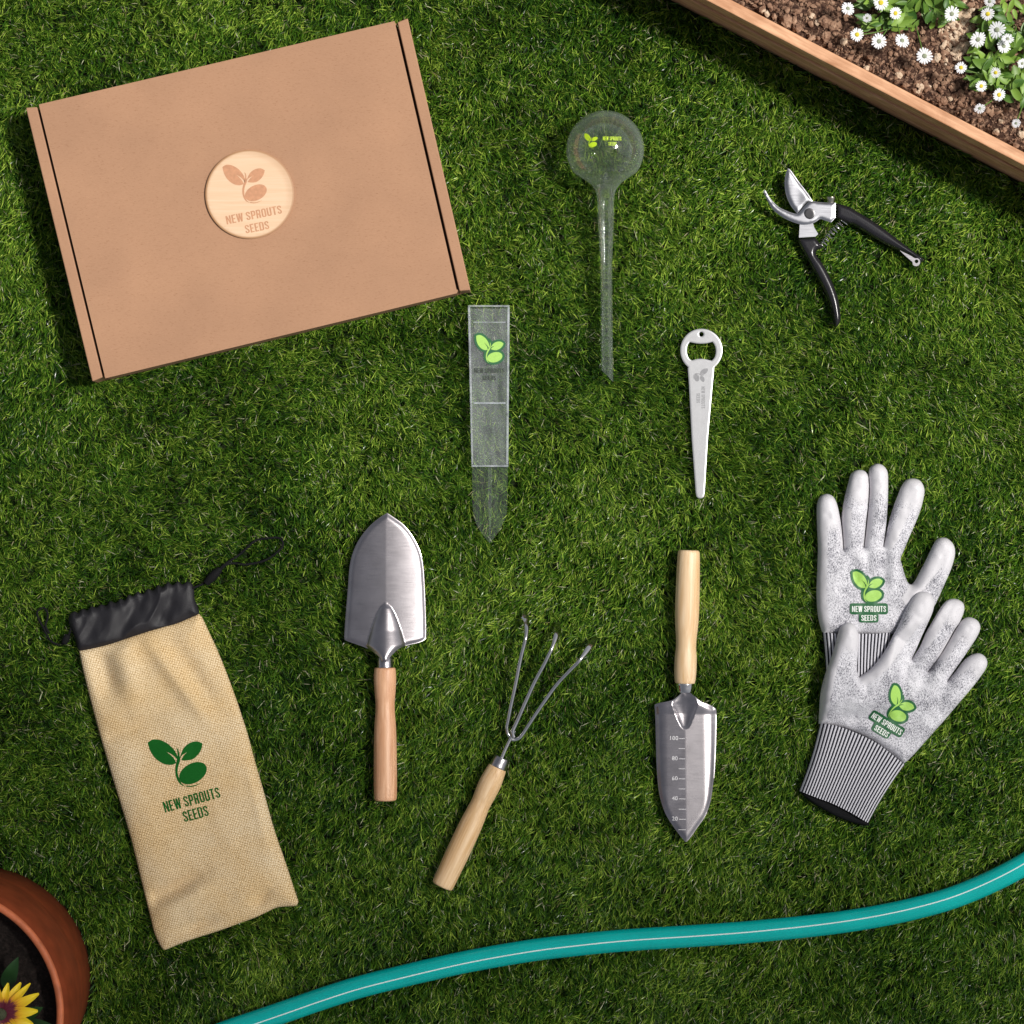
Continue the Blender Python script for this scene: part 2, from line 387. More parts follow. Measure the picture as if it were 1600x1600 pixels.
def emblem_outlined(name, j, scale, ang, z, zf, dark, light, parent, off=.0004, panel=None):
    back = [(emb(q, j, scale, ang, z, grow=g), k*.00004) for k, (q, g) in enumerate(((LEAF1, 42), (LEAF2, 42), (SEED, 44)))]
    back.append((emb([(600,560),(680,560),(700,700),(600,900),(540,850),(530,750)], j, scale, ang, z, grow=12), .00016))
    back.append((emb([(632,440),(632,440),(680,500),(700,600),(620,620),(600,500)], j, scale, ang, z), .0002))
    e = sheet(name, back, zf, dark, parent, step=.003, off=off)
    sheet('sprout', [emb(q, j, scale, ang, z) for q in (LEAF1S, LEAF2S, STEM, SEED)], zf, light, e, step=.002, off=off+.0004)
    return e

# ------------------------------------------------------------------ material set
M_card = simple('kraft_card', (.43,.242,.138), rough=.75, spec=.25, nscale=90, namt=.07, bump=.12, stretch=(1,1,1), detail=9)
def m_card():
    m, nt, o = newmat('kraft_card'); b = N(nt, 'ShaderNodeBsdfPrincipled'); b.inputs['Roughness'].default_value = .7; b.inputs['Specular IOR Level'].default_value = .25
    mp = pco(nt); a = N(nt, 'ShaderNodeTexNoise'); a.inputs['Scale'].default_value = 14; a.inputs['Detail'].default_value = 3; L(nt, mp, 0, a, 'Vector')
    r = ramp(nt, [(.25, (.355,.198,.117)), (.75, (.415,.232,.136))]); L(nt, a, 'Fac', r, 0)
    mf = pco(nt, (330, 900, 400)); mf.inputs['Rotation'].default_value = (0,0,math.radians(-13)); f = N(nt, 'ShaderNodeTexNoise'); f.inputs['Scale'].default_value = 1; f.inputs['Detail'].default_value = 4; f.inputs['Roughness'].default_value = .7; L(nt, mf, 0, f, 'Vector')
    r2 = ramp(nt, [(.28, (.72,.66,.60)), (.42, (.97,.96,.95)), (.62, (1,1,1)), (.75, (1.18,1.16,1.12))]); L(nt, f, 'Fac', r2, 0)
    mx = N(nt, 'ShaderNodeMix', data_type='RGBA', blend_type='MULTIPLY'); mx.inputs[0].default_value = 1; nt.links.new(r.outputs[0], mx.inputs[6]); nt.links.new(r2.outputs[0], mx.inputs[7]); nt.links.new(mx.outputs[2], b.inputs['Base Color'])
    w = N(nt, 'ShaderNodeTexWave'); w.bands_direction = 'Y'; w.inputs['Scale'].default_value = 55; w.inputs['Distortion'].default_value = .4; mw = pco(nt); mw.inputs['Rotation'].default_value = (0,0,math.radians(-13)); L(nt, mw, 0, w, 'Vector')
    h = N(nt, 'ShaderNodeMath', operation='MULTIPLY_ADD'); h.inputs[1].default_value = .18; L(nt, w, 'Fac', h, 0); L(nt, f, 'Fac', h, 2)
    bp = N(nt, 'ShaderNodeBump'); bp.inputs['Strength'].default_value = .12; bp.inputs['Distance'].default_value = .0004; L(nt, h, 0, bp, 'Height'); L(nt, bp, 0, b, 'Normal'); L(nt, b, 0, o, 0); return m
M_card = m_card()
M_cardin = simple('kraft_card_core', (.22,.105,.055), rough=.85, nscale=300, namt=.15)
def m_badge():
    m, nt, o = newmat('badge_birch'); b = N(nt, 'ShaderNodeBsdfPrincipled'); b.inputs['Roughness'].default_value = .5
    mp = pco(nt, (14, 330, 1)); mp.inputs['Rotation'].default_value = (0, 0, math.radians(-8))
    nz = N(nt, 'ShaderNodeTexNoise'); nz.inputs['Scale'].default_value = 1; nz.inputs['Detail'].default_value = 5; nz.inputs['Distortion'].default_value = .6; L(nt, mp, 0, nz, 'Vector')
    r = ramp(nt, [(.3, (.66,.44,.275)), (.5, (.685,.47,.30)), (.7, (.71,.50,.335))]); L(nt, nz, 'Fac', r, 0)
    a = N(nt, 'ShaderNodeAttribute', attribute_name='burn'); mx = N(nt, 'ShaderNodeMix', data_type='RGBA')
    L(nt, a, 'Fac', mx, 'Factor'); nt.links.new(r.outputs[0], mx.inputs[6]); mx.inputs[7].default_value = (.30,.13,.04,1)
    nt.links.new(mx.outputs[2], b.inputs['Base Color']); L(nt, b, 0, o, 0); return m
M_badge = m_badge()
M_engrave = simple('burnt_engraving', (.50,.245,.13), rough=.7, nscale=250, namt=.12)
M_beech = wood('beech_pink', (.58,.275,.135), (.84,.50,.30))
M_ash = wood('ash_yellow', (.66,.39,.165), (.88,.63,.38))
M_pine = wood('pine_pale', (.70,.44,.21), (.90,.67,.43))
def m_bed():
    m = wood('bed_timber', (.40,.175,.075), (.74,.41,.23), rough=.6, across=260, along=14); return m
M_bed = m_bed()
M_steel = metal('trowel_steel', (.44,.41,.425), rough=.30, bump=.08)
M_chrome = metal('polished_steel', (.72,.70,.69), rough=.12, bump=.05)
M_ferrule = metal('ferrule_steel', (.45,.43,.45), rough=.28)
M_bladesteel = metal('satin_blade', (.46,.46,.49), rough=.34)
M_tag = simple('pale_metal_plate', (.50,.50,.51), rough=.35, metal=.55, spec=.5, nscale=120, namt=.04, bump=.05)
M_tagmark = simple('etched_grey', (.25,.25,.26), rough=.7, nscale=400, namt=.1)
M_scale = simple('etched_scale', (.80,.78,.78), rough=.6, nscale=300, namt=.05)
M_black = simple('black_grip', (.016,.015,.018), rough=.24, nscale=900, namt=.25, bump=.12)
M_dark = metal('dark_steel', (.16,.155,.16), rough=.35)
M_rivet = metal('brass_rivet', (.55,.52,.42), rough=.25)
M_nylon = simple('black_nylon', (.013,.012,.015), rough=.58, spec=.4, nscale=1400, namt=.3, bump=.15)
M_cord = simple('black_cord', (.007,.007,.008), rough=.8, spec=.15, nscale=900, namt=.3, bump=.4)
M_green = simple('print_green', (.004,.100,.010), spec=.15, rough=.75, nscale=1500, namt=.22, bump=.25)
M_dgreen = simple('badge_green', (.008,.105,.030), rough=.55, nscale=800, namt=.12)
M_lgreen = simple('badge_lime', (.34,.60,.11), rough=.55, nscale=800, namt=.08)
M_lime = simple('globe_lime', (.48,.68,.02), rough=.5, nscale=500, namt=.1)
M_white = simple('print_white', (.82,.86,.80), rough=.6, nscale=500, namt=.04)
M_ink = simple('print_ink', (.02,.03,.02), rough=.5, nscale=900, namt=.3)
M_glass = clear('thin_glass', veil=.010, tint=(.98,.99,.985), edge=.27, rough=.04, white=(.66,.74,.69), bump=.0, gloss=.10, refr=.26, streak=(60,60,12))  # edge veil puts a pale rim highlight into the glass colour
M_acrylb = clear('clear_acrylic_back', veil=.02, tint=(.98,.99,.985), edge=.05, rough=.1, white=(.88,.92,.92), bump=.2)
M_acryl = clear('clear_acrylic', refr=.22, streak=(170,28,60), veil=.06, tint=(.98,.99,.985), edge=.1, rough=.08, white=(.88,.92,.92), fblend=.15, bump=.2)
M_acryle = clear('acrylic_edge', veil=.24, tint=(.95,.97,.98), edge=.2, blend=.3, rough=.1, white=(.86,.89,.95), fblend=.1)
M_acryls = clear('acrylic_spike', streak=(150,25,60), veil=.018, tint=(.98,.99,.985), edge=.1, rough=.08, white=(.8,.84,.82), fblend=.12, bump=.3)
M_terra = simple('terracotta', (.205,.042,.014), rough=.7, spec=.12, nscale=45, namt=.22, bump=.15, detail=8)
M_lip = simple('terracotta_worn_sunlit', (.55,.15,.06), rough=.55, spec=.35, nscale=90, namt=.22, bump=.15, detail=8)  # lip paler from rubbing and from sunlight put into its colour
M_teal = simple('hose_rubber', (.0,.46,.42), rough=.24, spec=.35, nscale=40, namt=.05, coat=.22)
M_stripe = simple('hose_line', (.80,.95,.93), rough=.25, nscale=40, namt=.04)
def m_soil(name, stops, sc1=260, bump=.9):
    m, nt, o = newmat(name); b = N(nt, 'ShaderNodeBsdfPrincipled'); b.inputs['Roughness'].default_value = .9; b.inputs['Specular IOR Level'].default_value = .2
    mp = pco(nt); nz = N(nt, 'ShaderNodeTexNoise'); nz.inputs['Scale'].default_value = sc1; nz.inputs['Detail'].default_value = 8; nz.inputs['Roughness'].default_value = .7; L(nt, mp, 0, nz, 'Vector')
    r = ramp(nt, stops); L(nt, nz, 'Fac', r, 0); L(nt, r, 0, b, 'Base Color')
    bp = N(nt, 'ShaderNodeBump'); bp.inputs['Strength'].default_value = bump; bp.inputs['Distance'].default_value = .003; L(nt, nz, 'Fac', bp, 'Height'); L(nt, bp, 0, b, 'Normal')
    L(nt, b, 0, o, 0); return m
M_soil = m_soil('garden_soil', [(.40, (.025,.011,.008)), (.54, (.11,.058,.038)), (.68, (.46,.30,.20))])
M_crumb = m_soil('soil_crumb', [(.3, (.12,.062,.04)), (.5, (.27,.155,.10)), (.7, (.50,.33,.22))], sc1=120, bump=.3)
M_stone = m_soil('pale_stone', [(.3, (.42,.29,.19)), (.5, (.60,.45,.32)), (.7, (.75,.62,.48))], sc1=150, bump=.3)
M_potsoil = m_soil('potting_soil', [(.35, (.006,.005,.004)), (.6, (.028,.02,.017)), (.80, (.09,.07,.06))], sc1=300)
M_earth = m_soil('lawn_earth', [(.3, (.008,.014,.004)), (.6, (.018,.030,.008)), (.8, (.035,.05,.014))], sc1=150)
def m_burlap():
    m, nt, o = newmat('burlap'); b = N(nt, 'ShaderNodeBsdfPrincipled'); b.inputs['Roughness'].default_value = .85; b.inputs['Specular IOR Level'].default_value = .15
    mp = pco(nt)                                       # pco is the cloth's own plane: x across, y along
    wp = N(nt, 'ShaderNodeTexNoise'); wp.inputs['Scale'].default_value = 170; L(nt, mp, 0, wp, 'Vector')
    ad = N(nt, 'ShaderNodeVectorMath', operation='MULTIPLY_ADD'); ad.inputs[1].default_value = (.0026,)*3; nt.links.new(wp.outputs['Color'], ad.inputs[0]); L(nt, mp, 0, ad, 2)
    sx = N(nt, 'ShaderNodeSeparateXYZ'); L(nt, ad, 0, sx, 0); hs = []
    for k in (0, 1):
        q = N(nt, 'ShaderNodeMath', operation='MULTIPLY'); q.inputs[1].default_value = math.pi/.0024; L(nt, sx, k, q, 0)
        s_ = N(nt, 'ShaderNodeMath', operation='SINE'); L(nt, q, 0, s_, 0); a_ = N(nt, 'ShaderNodeMath', operation='ABSOLUTE'); L(nt, s_, 0, a_, 0); hs.append(a_)
    mn = N(nt, 'ShaderNodeMath', operation='MINIMUM'); L(nt, hs[0], 0, mn, 0); L(nt, hs[1], 0, mn, 1)
    nz = N(nt, 'ShaderNodeTexNoise'); nz.inputs['Scale'].default_value = 500; nz.inputs['Detail'].default_value = 4; L(nt, mp, 0, nz, 'Vector')
    sm = N(nt, 'ShaderNodeMath', operation='MULTIPLY_ADD'); sm.inputs[1].default_value = .8; L(nt, nz, 'Fac', sm, 0); L(nt, mn, 0, sm, 2)
    r = ramp(nt, [(.42, (.36,.23,.10)), (.66, (.66,.485,.265)), (1.0, (.82,.67,.45))]); L(nt, sm, 0, r, 0)
    n2 = N(nt, 'ShaderNodeTexNoise'); n2.inputs['Scale'].default_value = 22; n2.inputs['Detail'].default_value = 3; L(nt, mp, 0, n2, 'Vector')
    r2 = ramp(nt, [(.35, (.95,.87,.74)), (.65, (1,.99,.98))]); L(nt, n2, 'Fac', r2, 0)
    mx = N(nt, 'ShaderNodeMix', data_type='RGBA', blend_type='MULTIPLY'); mx.inputs[0].default_value = 1
    nt.links.new(r.outputs[0], mx.inputs[6]); nt.links.new(r2.outputs[0], mx.inputs[7]); nt.links.new(mx.outputs[2], b.inputs['Base Color'])
    bp = N(nt, 'ShaderNodeBump'); bp.inputs['Strength'].default_value = .5; bp.inputs['Distance'].default_value = .0006; L(nt, sm, 0, bp, 'Height'); L(nt, bp, 0, b, 'Normal')
    L(nt, b, 0, o, 0); return m
M_burlap = m_burlap()
def m_glove():
    m, nt, o = newmat('glove_knit'); b = N(nt, 'ShaderNodeBsdfPrincipled'); b.inputs['Specular IOR Level'].default_value = .3
    mp = pco(nt, (1, .45, 1)); nz = N(nt, 'ShaderNodeTexNoise'); nz.inputs['Scale'].default_value = 1250; nz.inputs['Detail'].default_value = 4; nz.inputs['Roughness'].default_value = .75; L(nt, mp, 0, nz, 'Vector')
    mp2 = pco(nt); n2 = N(nt, 'ShaderNodeTexNoise'); n2.inputs['Scale'].default_value = 45; n2.inputs['Detail'].default_value = 3; L(nt, mp2, 0, n2, 'Vector')
    sh = N(nt, 'ShaderNodeMath', operation='MULTIPLY_ADD'); sh.inputs[1].default_value = .30; L(nt, n2, 'Fac', sh, 0); L(nt, nz, 'Fac', sh, 2)
    r = ramp(nt, [(.50, (.04,.04,.055)), (.57, (.20,.20,.23)), (.64, (.57,.56,.60)), (.76, (.78,.77,.80))]); L(nt, sh, 0, r, 0)
    a = N(nt, 'ShaderNodeAttribute', attribute_name='coat'); 
    ad = N(nt, 'ShaderNodeMath', operation='MULTIPLY_ADD'); ad.inputs[1].default_value = 2.6; L(nt, nz, 'Fac', ad, 0); 
    a2 = N(nt, 'ShaderNodeMath', operation='MULTIPLY_ADD'); a2.inputs[1].default_value = 2.1; a2.inputs[2].default_value = -2.25; L(nt, a, 'Fac', a2, 0); L(nt, a2, 0, ad, 2); ad.use_clamp = True
    mx = N(nt, 'ShaderNodeMix', data_type='RGBA'); L(nt, ad, 0, mx, 'Factor'); nt.links.new(r.outputs[0], mx.inputs[6]); mx.inputs[7].default_value = (.63,.615,.64,1)
    nt.links.new(mx.outputs[2], b.inputs['Base Color'])
    rr = N(nt, 'ShaderNodeMapRange'); rr.inputs['To Min'].default_value = .9; rr.inputs['To Max'].default_value = .5; L(nt, ad, 0, rr, 'Value'); L(nt, rr, 0, b, 'Roughness')
    iv = N(nt, 'ShaderNodeMath', operation='SUBTRACT'); iv.inputs[0].default_value = .6; L(nt, ad, 0, iv, 1); iv.use_clamp = True
    bp = N(nt, 'ShaderNodeBump'); bp.inputs['Distance'].default_value = .0007; L(nt, iv, 0, bp, 'Strength'); L(nt, nz, 'Fac', bp, 'Height'); L(nt, bp, 0, b, 'Normal')
    L(nt, b, 0, o, 0); return m
M_glove = m_glove()
def m_cuff():
    m, nt, o = newmat('glove_ribbing'); b = N(nt, 'ShaderNodeBsdfPrincipled'); b.inputs['Roughness'].default_value = .9; b.inputs['Specular IOR Level'].default_value = .15
    mp = pco(nt); sx = N(nt, 'ShaderNodeSeparateXYZ'); L(nt, mp, 0, sx, 0)         # pco.x counts ribs
    q = N(nt, 'ShaderNodeMath', operation='MULTIPLY'); q.inputs[1].default_value = math.pi; L(nt, sx, 0, q, 0)
    s_ = N(nt, 'ShaderNodeMath', operation='SINE'); L(nt, q, 0, s_, 0); ab = N(nt, 'ShaderNodeMath', operation='ABSOLUTE'); L(nt, s_, 0, ab, 0)
    m2 = pco(nt, (1.5, 900, 1)); nz = N(nt, 'ShaderNodeTexNoise'); nz.inputs['Scale'].default_value = 1.2; nz.inputs['Detail'].default_value = 3; L(nt, m2, 0, nz, 'Vector')
    sm = N(nt, 'ShaderNodeMath', operation='MULTIPLY_ADD'); sm.inputs[1].default_value = .5; L(nt, nz, 'Fac', sm, 0); L(nt, ab, 0, sm, 2)
    r = ramp(nt, [(.66, (.010,.010,.016)), (.86, (.06,.06,.08)), (1.0, (.38,.38,.42)), (1.0, (.62,.61,.65))]); L(nt, sm, 0, r, 0); L(nt, r, 0, b, 'Base Color')
    L(nt, b, 0, o, 0); return m
M_cuff = m_cuff()
M_leaf = None
def m_plant(name, c1, c2, trans=.25, rough=.45, sc1=60):
    m, nt, o = newmat(name); b = N(nt, 'ShaderNodeBsdfPrincipled'); b.inputs['Roughness'].default_value = rough
    a = N(nt, 'ShaderNodeAttribute', attribute_name='tone'); mp = pco(nt); nz = N(nt, 'ShaderNodeTexNoise'); nz.inputs['Scale'].default_value = sc1; L(nt, mp, 0, nz, 'Vector')
    ad = N(nt, 'ShaderNodeMath', operation='MULTIPLY_ADD'); ad.inputs[1].default_value = .5; L(nt, nz, 'Fac', ad, 0); 
    hf = N(nt, 'ShaderNodeMath', operation='MULTIPLY'); hf.inputs[1].default_value = .75; L(nt, a, 'Fac', hf, 0); L(nt, hf, 0, ad, 2)
    r = ramp(nt, [(.2, c1), (.95, c2)]); L(nt, ad, 0, r, 0); L(nt, r, 0, b, 'Base Color')
    t = N(nt, 'ShaderNodeBsdfTranslucent'); L(nt, r, 0, t, 0); mx = N(nt, 'ShaderNodeMixShader'); mx.inputs[0].default_value = trans
    L(nt, b, 0, mx, 1); L(nt, t, 0, mx, 2); L(nt, mx, 0, o, 0); return m
M_leaf = m_plant('daisy_leaf', (.035,.12,.015), (.26,.42,.06))
M_potleaf = m_plant('pot_leaf', (.010,.045,.010), (.04,.13,.02))
M_stem = m_plant('green_stem', (.10,.20,.03), (.34,.42,.10))
M_petalw = m_plant('daisy_petal', (.86,.86,.88), (.94,.94,.95), trans=.2, rough=.6)
M_disc = simple('daisy_disc_yellow', (.62,.50,.03), rough=.8, nscale=900, namt=.3, bump=.6)
M_discg = simple('daisy_disc_grey', (.26,.29,.19), rough=.8, nscale=900, namt=.4, bump=.6)
def m_rud():
    m, nt, o = newmat('yellow_petal'); b = N(nt, 'ShaderNodeBsdfPrincipled'); b.inputs['Roughness'].default_value = .5
    mp = pco(nt); sx = N(nt, 'ShaderNodeSeparateXYZ'); L(nt, mp, 0, sx, 0)        # pco.x = way along the petal 0..1, y = across
    m2 = pco(nt, (1.2, 9, 1)); nz = N(nt, 'ShaderNodeTexNoise'); nz.inputs['Scale'].default_value = 2.2; nz.inputs['Detail'].default_value = 3; L(nt, m2, 0, nz, 'Vector')
    ad = N(nt, 'ShaderNodeMath', operation='MULTIPLY_ADD'); ad.inputs[1].default_value = .34; L(nt, nz, 'Fac', ad, 0); L(nt, sx, 0, ad, 2)
    r = ramp(nt, [(.54, (.13,.012,.03)), (.60, (.62,.25,.01)), (.72, (.78,.46,.006)), (1, (.80,.60,.01))]); L(nt, ad, 0, r, 0); L(nt, r, 0, b, 'Base Color')
    L(nt, b, 0, o, 0); return m
M_rud = m_rud()
M_rudc = simple('flower_heart', (.045,.05,.02), rough=.8, nscale=900, namt=.5, bump=.8)

# ------------------------------------------------------------------ the setting
def bevel(o, w, seg=2):
    md = o.modifiers.new('soft_edge', 'BEVEL'); md.width = w; md.segments = seg; md.limit_method = 'ANGLE'; md.angle_limit = math.radians(35); return o
g = mesh('ground', [(-40,-40,0),(40,-40,0),(40,40,0),(-40,40,0)], [(0,1,2,3)], M_earth, smooth=False)
tag(g, kind='structure')
FOOT = []          # (outline in world xy, height that the blades under it are pressed down to)

# ------------------------------------------------------------------ cardboard box
ZB = G+.048
def bq(u, v):      # box plan: u along the long side, v down the short side (photo pixels)
    tl, tr, br, bl = (40,168), (637,28), (735,453), (144,596)
    x = (1-v)*((1-u)*tl[0]+u*tr[0])+v*((1-u)*bl[0]+u*br[0]); y = (1-v)*((1-u)*tl[1]+u*tr[1])+v*((1-u)*bl[1]+u*br[1]); return (x, y)
def bpoly(q): return P2([bq(*p) for p in q], ZB)
def prism(mb, poly, z0, z1):
    n = len(poly); v = [(x, y, z0) for x, y in poly]+[(x, y, z1) for x, y in poly]
    area = sum(poly[i][0]*poly[(i+1)%n][1]-poly[(i+1)%n][0]*poly[i][1] for i in range(n))
    if area < 0: poly = poly[::-1]; v = [(x, y, z0) for x, y in poly]+[(x, y, z1) for x, y in poly]
    mb.add(v, [tuple(range(n))[::-1], tuple(range(n, 2*n))]+[(i, (i+1)%n, (i+1)%n+n, i+n) for i in range(n)])
c = bq(.5,.5); bx = thing('cardboard_box', P(*c, G), 'closed brown corrugated cardboard mailing box with a round wooden badge on its lid', 'box')
mb = MB()
prism(mb, bpoly([(.003,.004),(.997,.004),(.997,.996),(.003,.996)]), G, G+.003)
prism(mb, bpoly([(.031,.006),(.969,.006),(.969,.014),(.031,.014)]), G+.0031, ZB-.0045)
prism(mb, bpoly([(.031,.986),(.969,.986),(.969,.994),(.031,.994)]), G+.0031, ZB-.0045)
bevel(mb.build('tray', M_card, bx, smooth=False), .0005, 1)
for nm, (u0, u1) in (('side_wall', (0,.0280)), ('side_wall', (.9720,1))):
    mb = MB(); e = .012 if u0 == 0 else -.012
    prism(mb, bpoly([(u0,.0),(u1,.006),(u1,.994),(u0,1)] if u0 == 0 else [(u0,.006),(u1,0),(u1,1),(u0,.994)]), G+.0031, ZB-.0012)
    bevel(mb.build(nm, M_card, bx, smooth=False), .0011, 3)
lid = slab('lid', bpoly([(.0345,0),(.9655,0),(.9655,1),(.0345,1)]), .006,
           lambda x, y, d: ZB+.0004*np.clip(d/.02, 0, 1)-.0007+.0004*vnoise(x, y, .05, 3), ZB-.0035, M_card, bx, autos=35)
bevel(lid, .0009, 2)
mb = MB(); prism(mb, bpoly([(.036,.9945),(.964,.9945),(.964,.9985),(.036,.9985)]), G+.004, ZB-.0036); mb.build('front_flap', M_card, bx, smooth=False)
FOOT.append((bpoly([(0,0),(1,0),(1,1),(0,1)]), G-.004))
zc = ZB+.0002
dc = (390.4, 303.8); disc = P2([(dc[0]+69.3*math.cos(2*math.pi*k/96), dc[1]+69.3*math.sin(2*math.pi*k/96)) for k in range(96)], zc)
dcw = P2([dc], zc)[0]; zd = zc+.0026
def burn(v):
    r = np.hypot(v[:,0]-dcw[0], v[:,1]-dcw[1])/(69.3*S(zc)); a = np.arctan2(v[:,1]-dcw[1], v[:,0]-dcw[0])
    e = np.clip((r-.945)/.035, 0, 1); sm = np.clip((r-.80)/.2, 0, 1)*np.clip(np.cos(a-.62)*1.6-.3, 0, 1)*.42
    return np.clip(np.where(v[:,2] < zd-.0005, 1, np.maximum(e*.8, sm)), 0, 1)
badge = slab('wooden_badge', disc, .0022, lambda x, y, d: zd-.0003*np.exp(-(d/.001)**2), zc+.0002, M_badge, bx, attrs={'burn': burn}, autos=40)
flat = lambda z: (lambda x, y: z)
emblem_solid('emblem', (382.4,283.9), .1188, 11.5, zd, flat(zd), M_engrave, badge, off=.0002)
letters('lettering', [('NEW SPROUTS', (396.6,335.6), 88, 13.2, 11.3, zd), ('SEEDS', (401.6,354.9), 37.5, 13.2, 11.3, zd)], flat(zd), M_engrave, badge, off=.0002)

# ------------------------------------------------------------------ drawstring bag
bagp = [(124,1016.3),(124,1016.3),(140,1013),(158,1009),(178,1003.5),(197.5,997),(234,985),(255,979),(276,973.5),(294,966),(310.4,959),(310.4,959),(316,965),(325,984),(338,1012),(353,1048.6),(369,1092),(378,1119),(387,1147),(398,1188),(411,1233),(421,1270),(429.5,1299),(440.5,1331),(452,1365),(459,1387),(466.5,1409),(466.5,1409),(462,1415),(447,1416),(432,1418),(415,1426),(397.5,1434),(375,1442),(354,1450),(330,1458),(311,1464),(285,1473),(260,1483.5),(260,1483.5),(254,1482),(245,1466),(240,1452),(236.5,1437),(225,1391),(215,1350),(205,1310),(192,1266),(179,1224),(166,1180),(153,1135),(141,1090),(130,1046)]
bang = math.radians(-16)       # the bag's own axes
def bagaxes(v):
    u = v[:,0]*math.cos(bang)+v[:,1]*math.sin(bang); w = -v[:,0]*math.sin(bang)+v[:,1]*math.cos(bang); return np.column_stack([u, w, v[:,2]])
def wp(x, y): return P2([(x, y)])[0]
def bagz(x, y, d):
    z = dome(.0095, .030, G+.0025)(x, y, d)
    k = np.clip(d/.010, 0, 1)
    z = z + k*(.0012*(vnoise(x, y, .035, 1)-.5)*2 + .0005*(vnoise(x, y, .012, 2)-.5)*2)
    z = z - k*.0100*gauss_ridge(x, y, wp(155,1010), wp(176,1092), .011)
    z = z + k*.0050*gauss_ridge(x, y, wp(190,985), wp(215,1110), .012)
    z = z + k*.0062*gauss_ridge(x, y, wp(222,985), wp(330,1130), .009)
    z = z - k*.0040*gauss_ridge(x, y, wp(262,990), wp(350,1120), .010)
    z = z - k*.0092*gauss_ridge(x, y, wp(225,1412), wp(320,1362), .0085)
    z = z + k*.0040*gauss_ridge(x, y, wp(240,1430), wp(350,1372), .008)
    z = z - k*.0048*gauss_ridge(x, y, wp(290,1452), wp(345,1432), .006)
    z = z - k*.0046*gauss_ridge(x, y, wp(395,1420), wp(425,1385), .007)
    z = z - k*.0036*gauss_ridge(x, y, wp(150,1160), wp(250,1120), .007)
    z = z + k*.0032*gauss_ridge(x, y, wp(390,1180), wp(425,1340), .008)
    z = z + k*.0015*gauss_ridge(x, y, wp(330,1250), wp(370,1330), .012)
    return z
bag = thing('drawstring_bag', P(290,1220), 'tan burlap drawstring pouch with black gathered neck and green seedling print', 'bag')
bagw = P2(spline(bagp, 4)); body = slab('pouch', bagw, .0022, bagz, G-.001, M_burlap, bag, pc=bagaxes, autos=60)
FOOT.append((bagw, G-.004))
colp = [(124,1017),(118,1001),(113,986),(107.5,973),(109,960),(117,955),(122,957.5),(129,951),(136,953.5),(143,947),(151,949),(158,944),(166,946.5),(172,939),(181,942),(188,935),(195,938),(201,929),(208,931.5),(215,924.5),(224,928),(231,919.5),(239,922.5),(247,914),(254,917.5),(262,909.5),(270,914),(278,908),(285,913),(293,908.5),(300,912),(303,921),(304,935.5),(308,946),(311,959),(300,966),(276,976),(255,982),(234,988),(197.5,1000),(178,1006.5),(158,1012),(140,1016)]
def colz(x, y, d):
    v = bagaxes(np.column_stack([x, y, x*0])); u, w = v[:,0], v[:,1]
    k = np.clip(d/.005, 0, 1)
    f = vnoise(u+.3*w, w*.6, .013, 5)*1.1 + vnoise(u*1.0, w*.3, .0065, 6)*.45 + vnoise(u+w, w, .026, 7)*.8
    ridg = 1-np.abs(2*vnoise(u*1.0-.2*w, w*.4, .015, 8)-1)
    return dome(.007, .012, G+.001)(x, y, d)+k*(.0042*(f-1.1)+.0050*(ridg-.5))
colw = P2(spline(colp, 4)); slab('gathered_neck', colw, .0011, colz, G-.001, M_nylon, bag, autos=80); FOOT.append((colw, G-.004))
def p3(pts): return [P(x, y, G+z*MM) for x, y, z in pts]
def p3l(pts): return [P(x, y, G-.0010+z*MM) for x, y, z in pts]
tube('drawstring', p3l([tuple(q) for q in spline([(298,920,4),(311,915,3),(323,909,2),(334,899,3),(343,890,3),(351,882,3),(363,874,2),(376,865,1),(387,855,2),(397,846,2),(409,842,1),(420,841,2),(433,840,1),(441,845,2),(441,854,1),(434,862,2),(424,870,1),(413,876,2),(398,880,1),(381,882,2),(366,880,1),(354,882,3),(345,890,3)], 4, False)]), .00125, M_cord, bag, 8)
tube('drawstring', p3l([tuple(q) for q in spline([(113,972,4),(109,988,3),(103,1001,3),(98,1006,2),(90,1007,1),(80,1002,2),(74,993,1),(69,983,2),(64,974,2),(60,966,1),(58,957,2),(63,951,2),(69,950,1),(74,957,2),(74,967,1),(71,978,2),(77,990,2)], 4, False)]), .00125, M_cord, bag, 8)
tube('cord_lock', p3([(322,911,4),(330,903,5),(337,896,5),(344,889,4)]), [.0035,.0048,.0046,.0032], M_cord, bag, 12)
tube('cord_lock', p3([(106,992,4),(103,999,4),(100,1005,3)]), [.003,.004,.003], M_cord, bag, 12)
tr = surf(body); zb_ = lambda x, y: zat(tr, x, y, G+.012)
emblem_solid('emblem', (277.6,1187.2), .1535, 15.3, G+.012, zb_, M_green, bag, off=.00035)
letters('lettering', [('NEW SPROUTS', (299.6,1249.6), 90, 17, 15.3, G+.012), ('SEEDS', (305.6,1271.5), 40, 17, 15.3, G+.012)], zb_, M_green, bag, off=.0005)

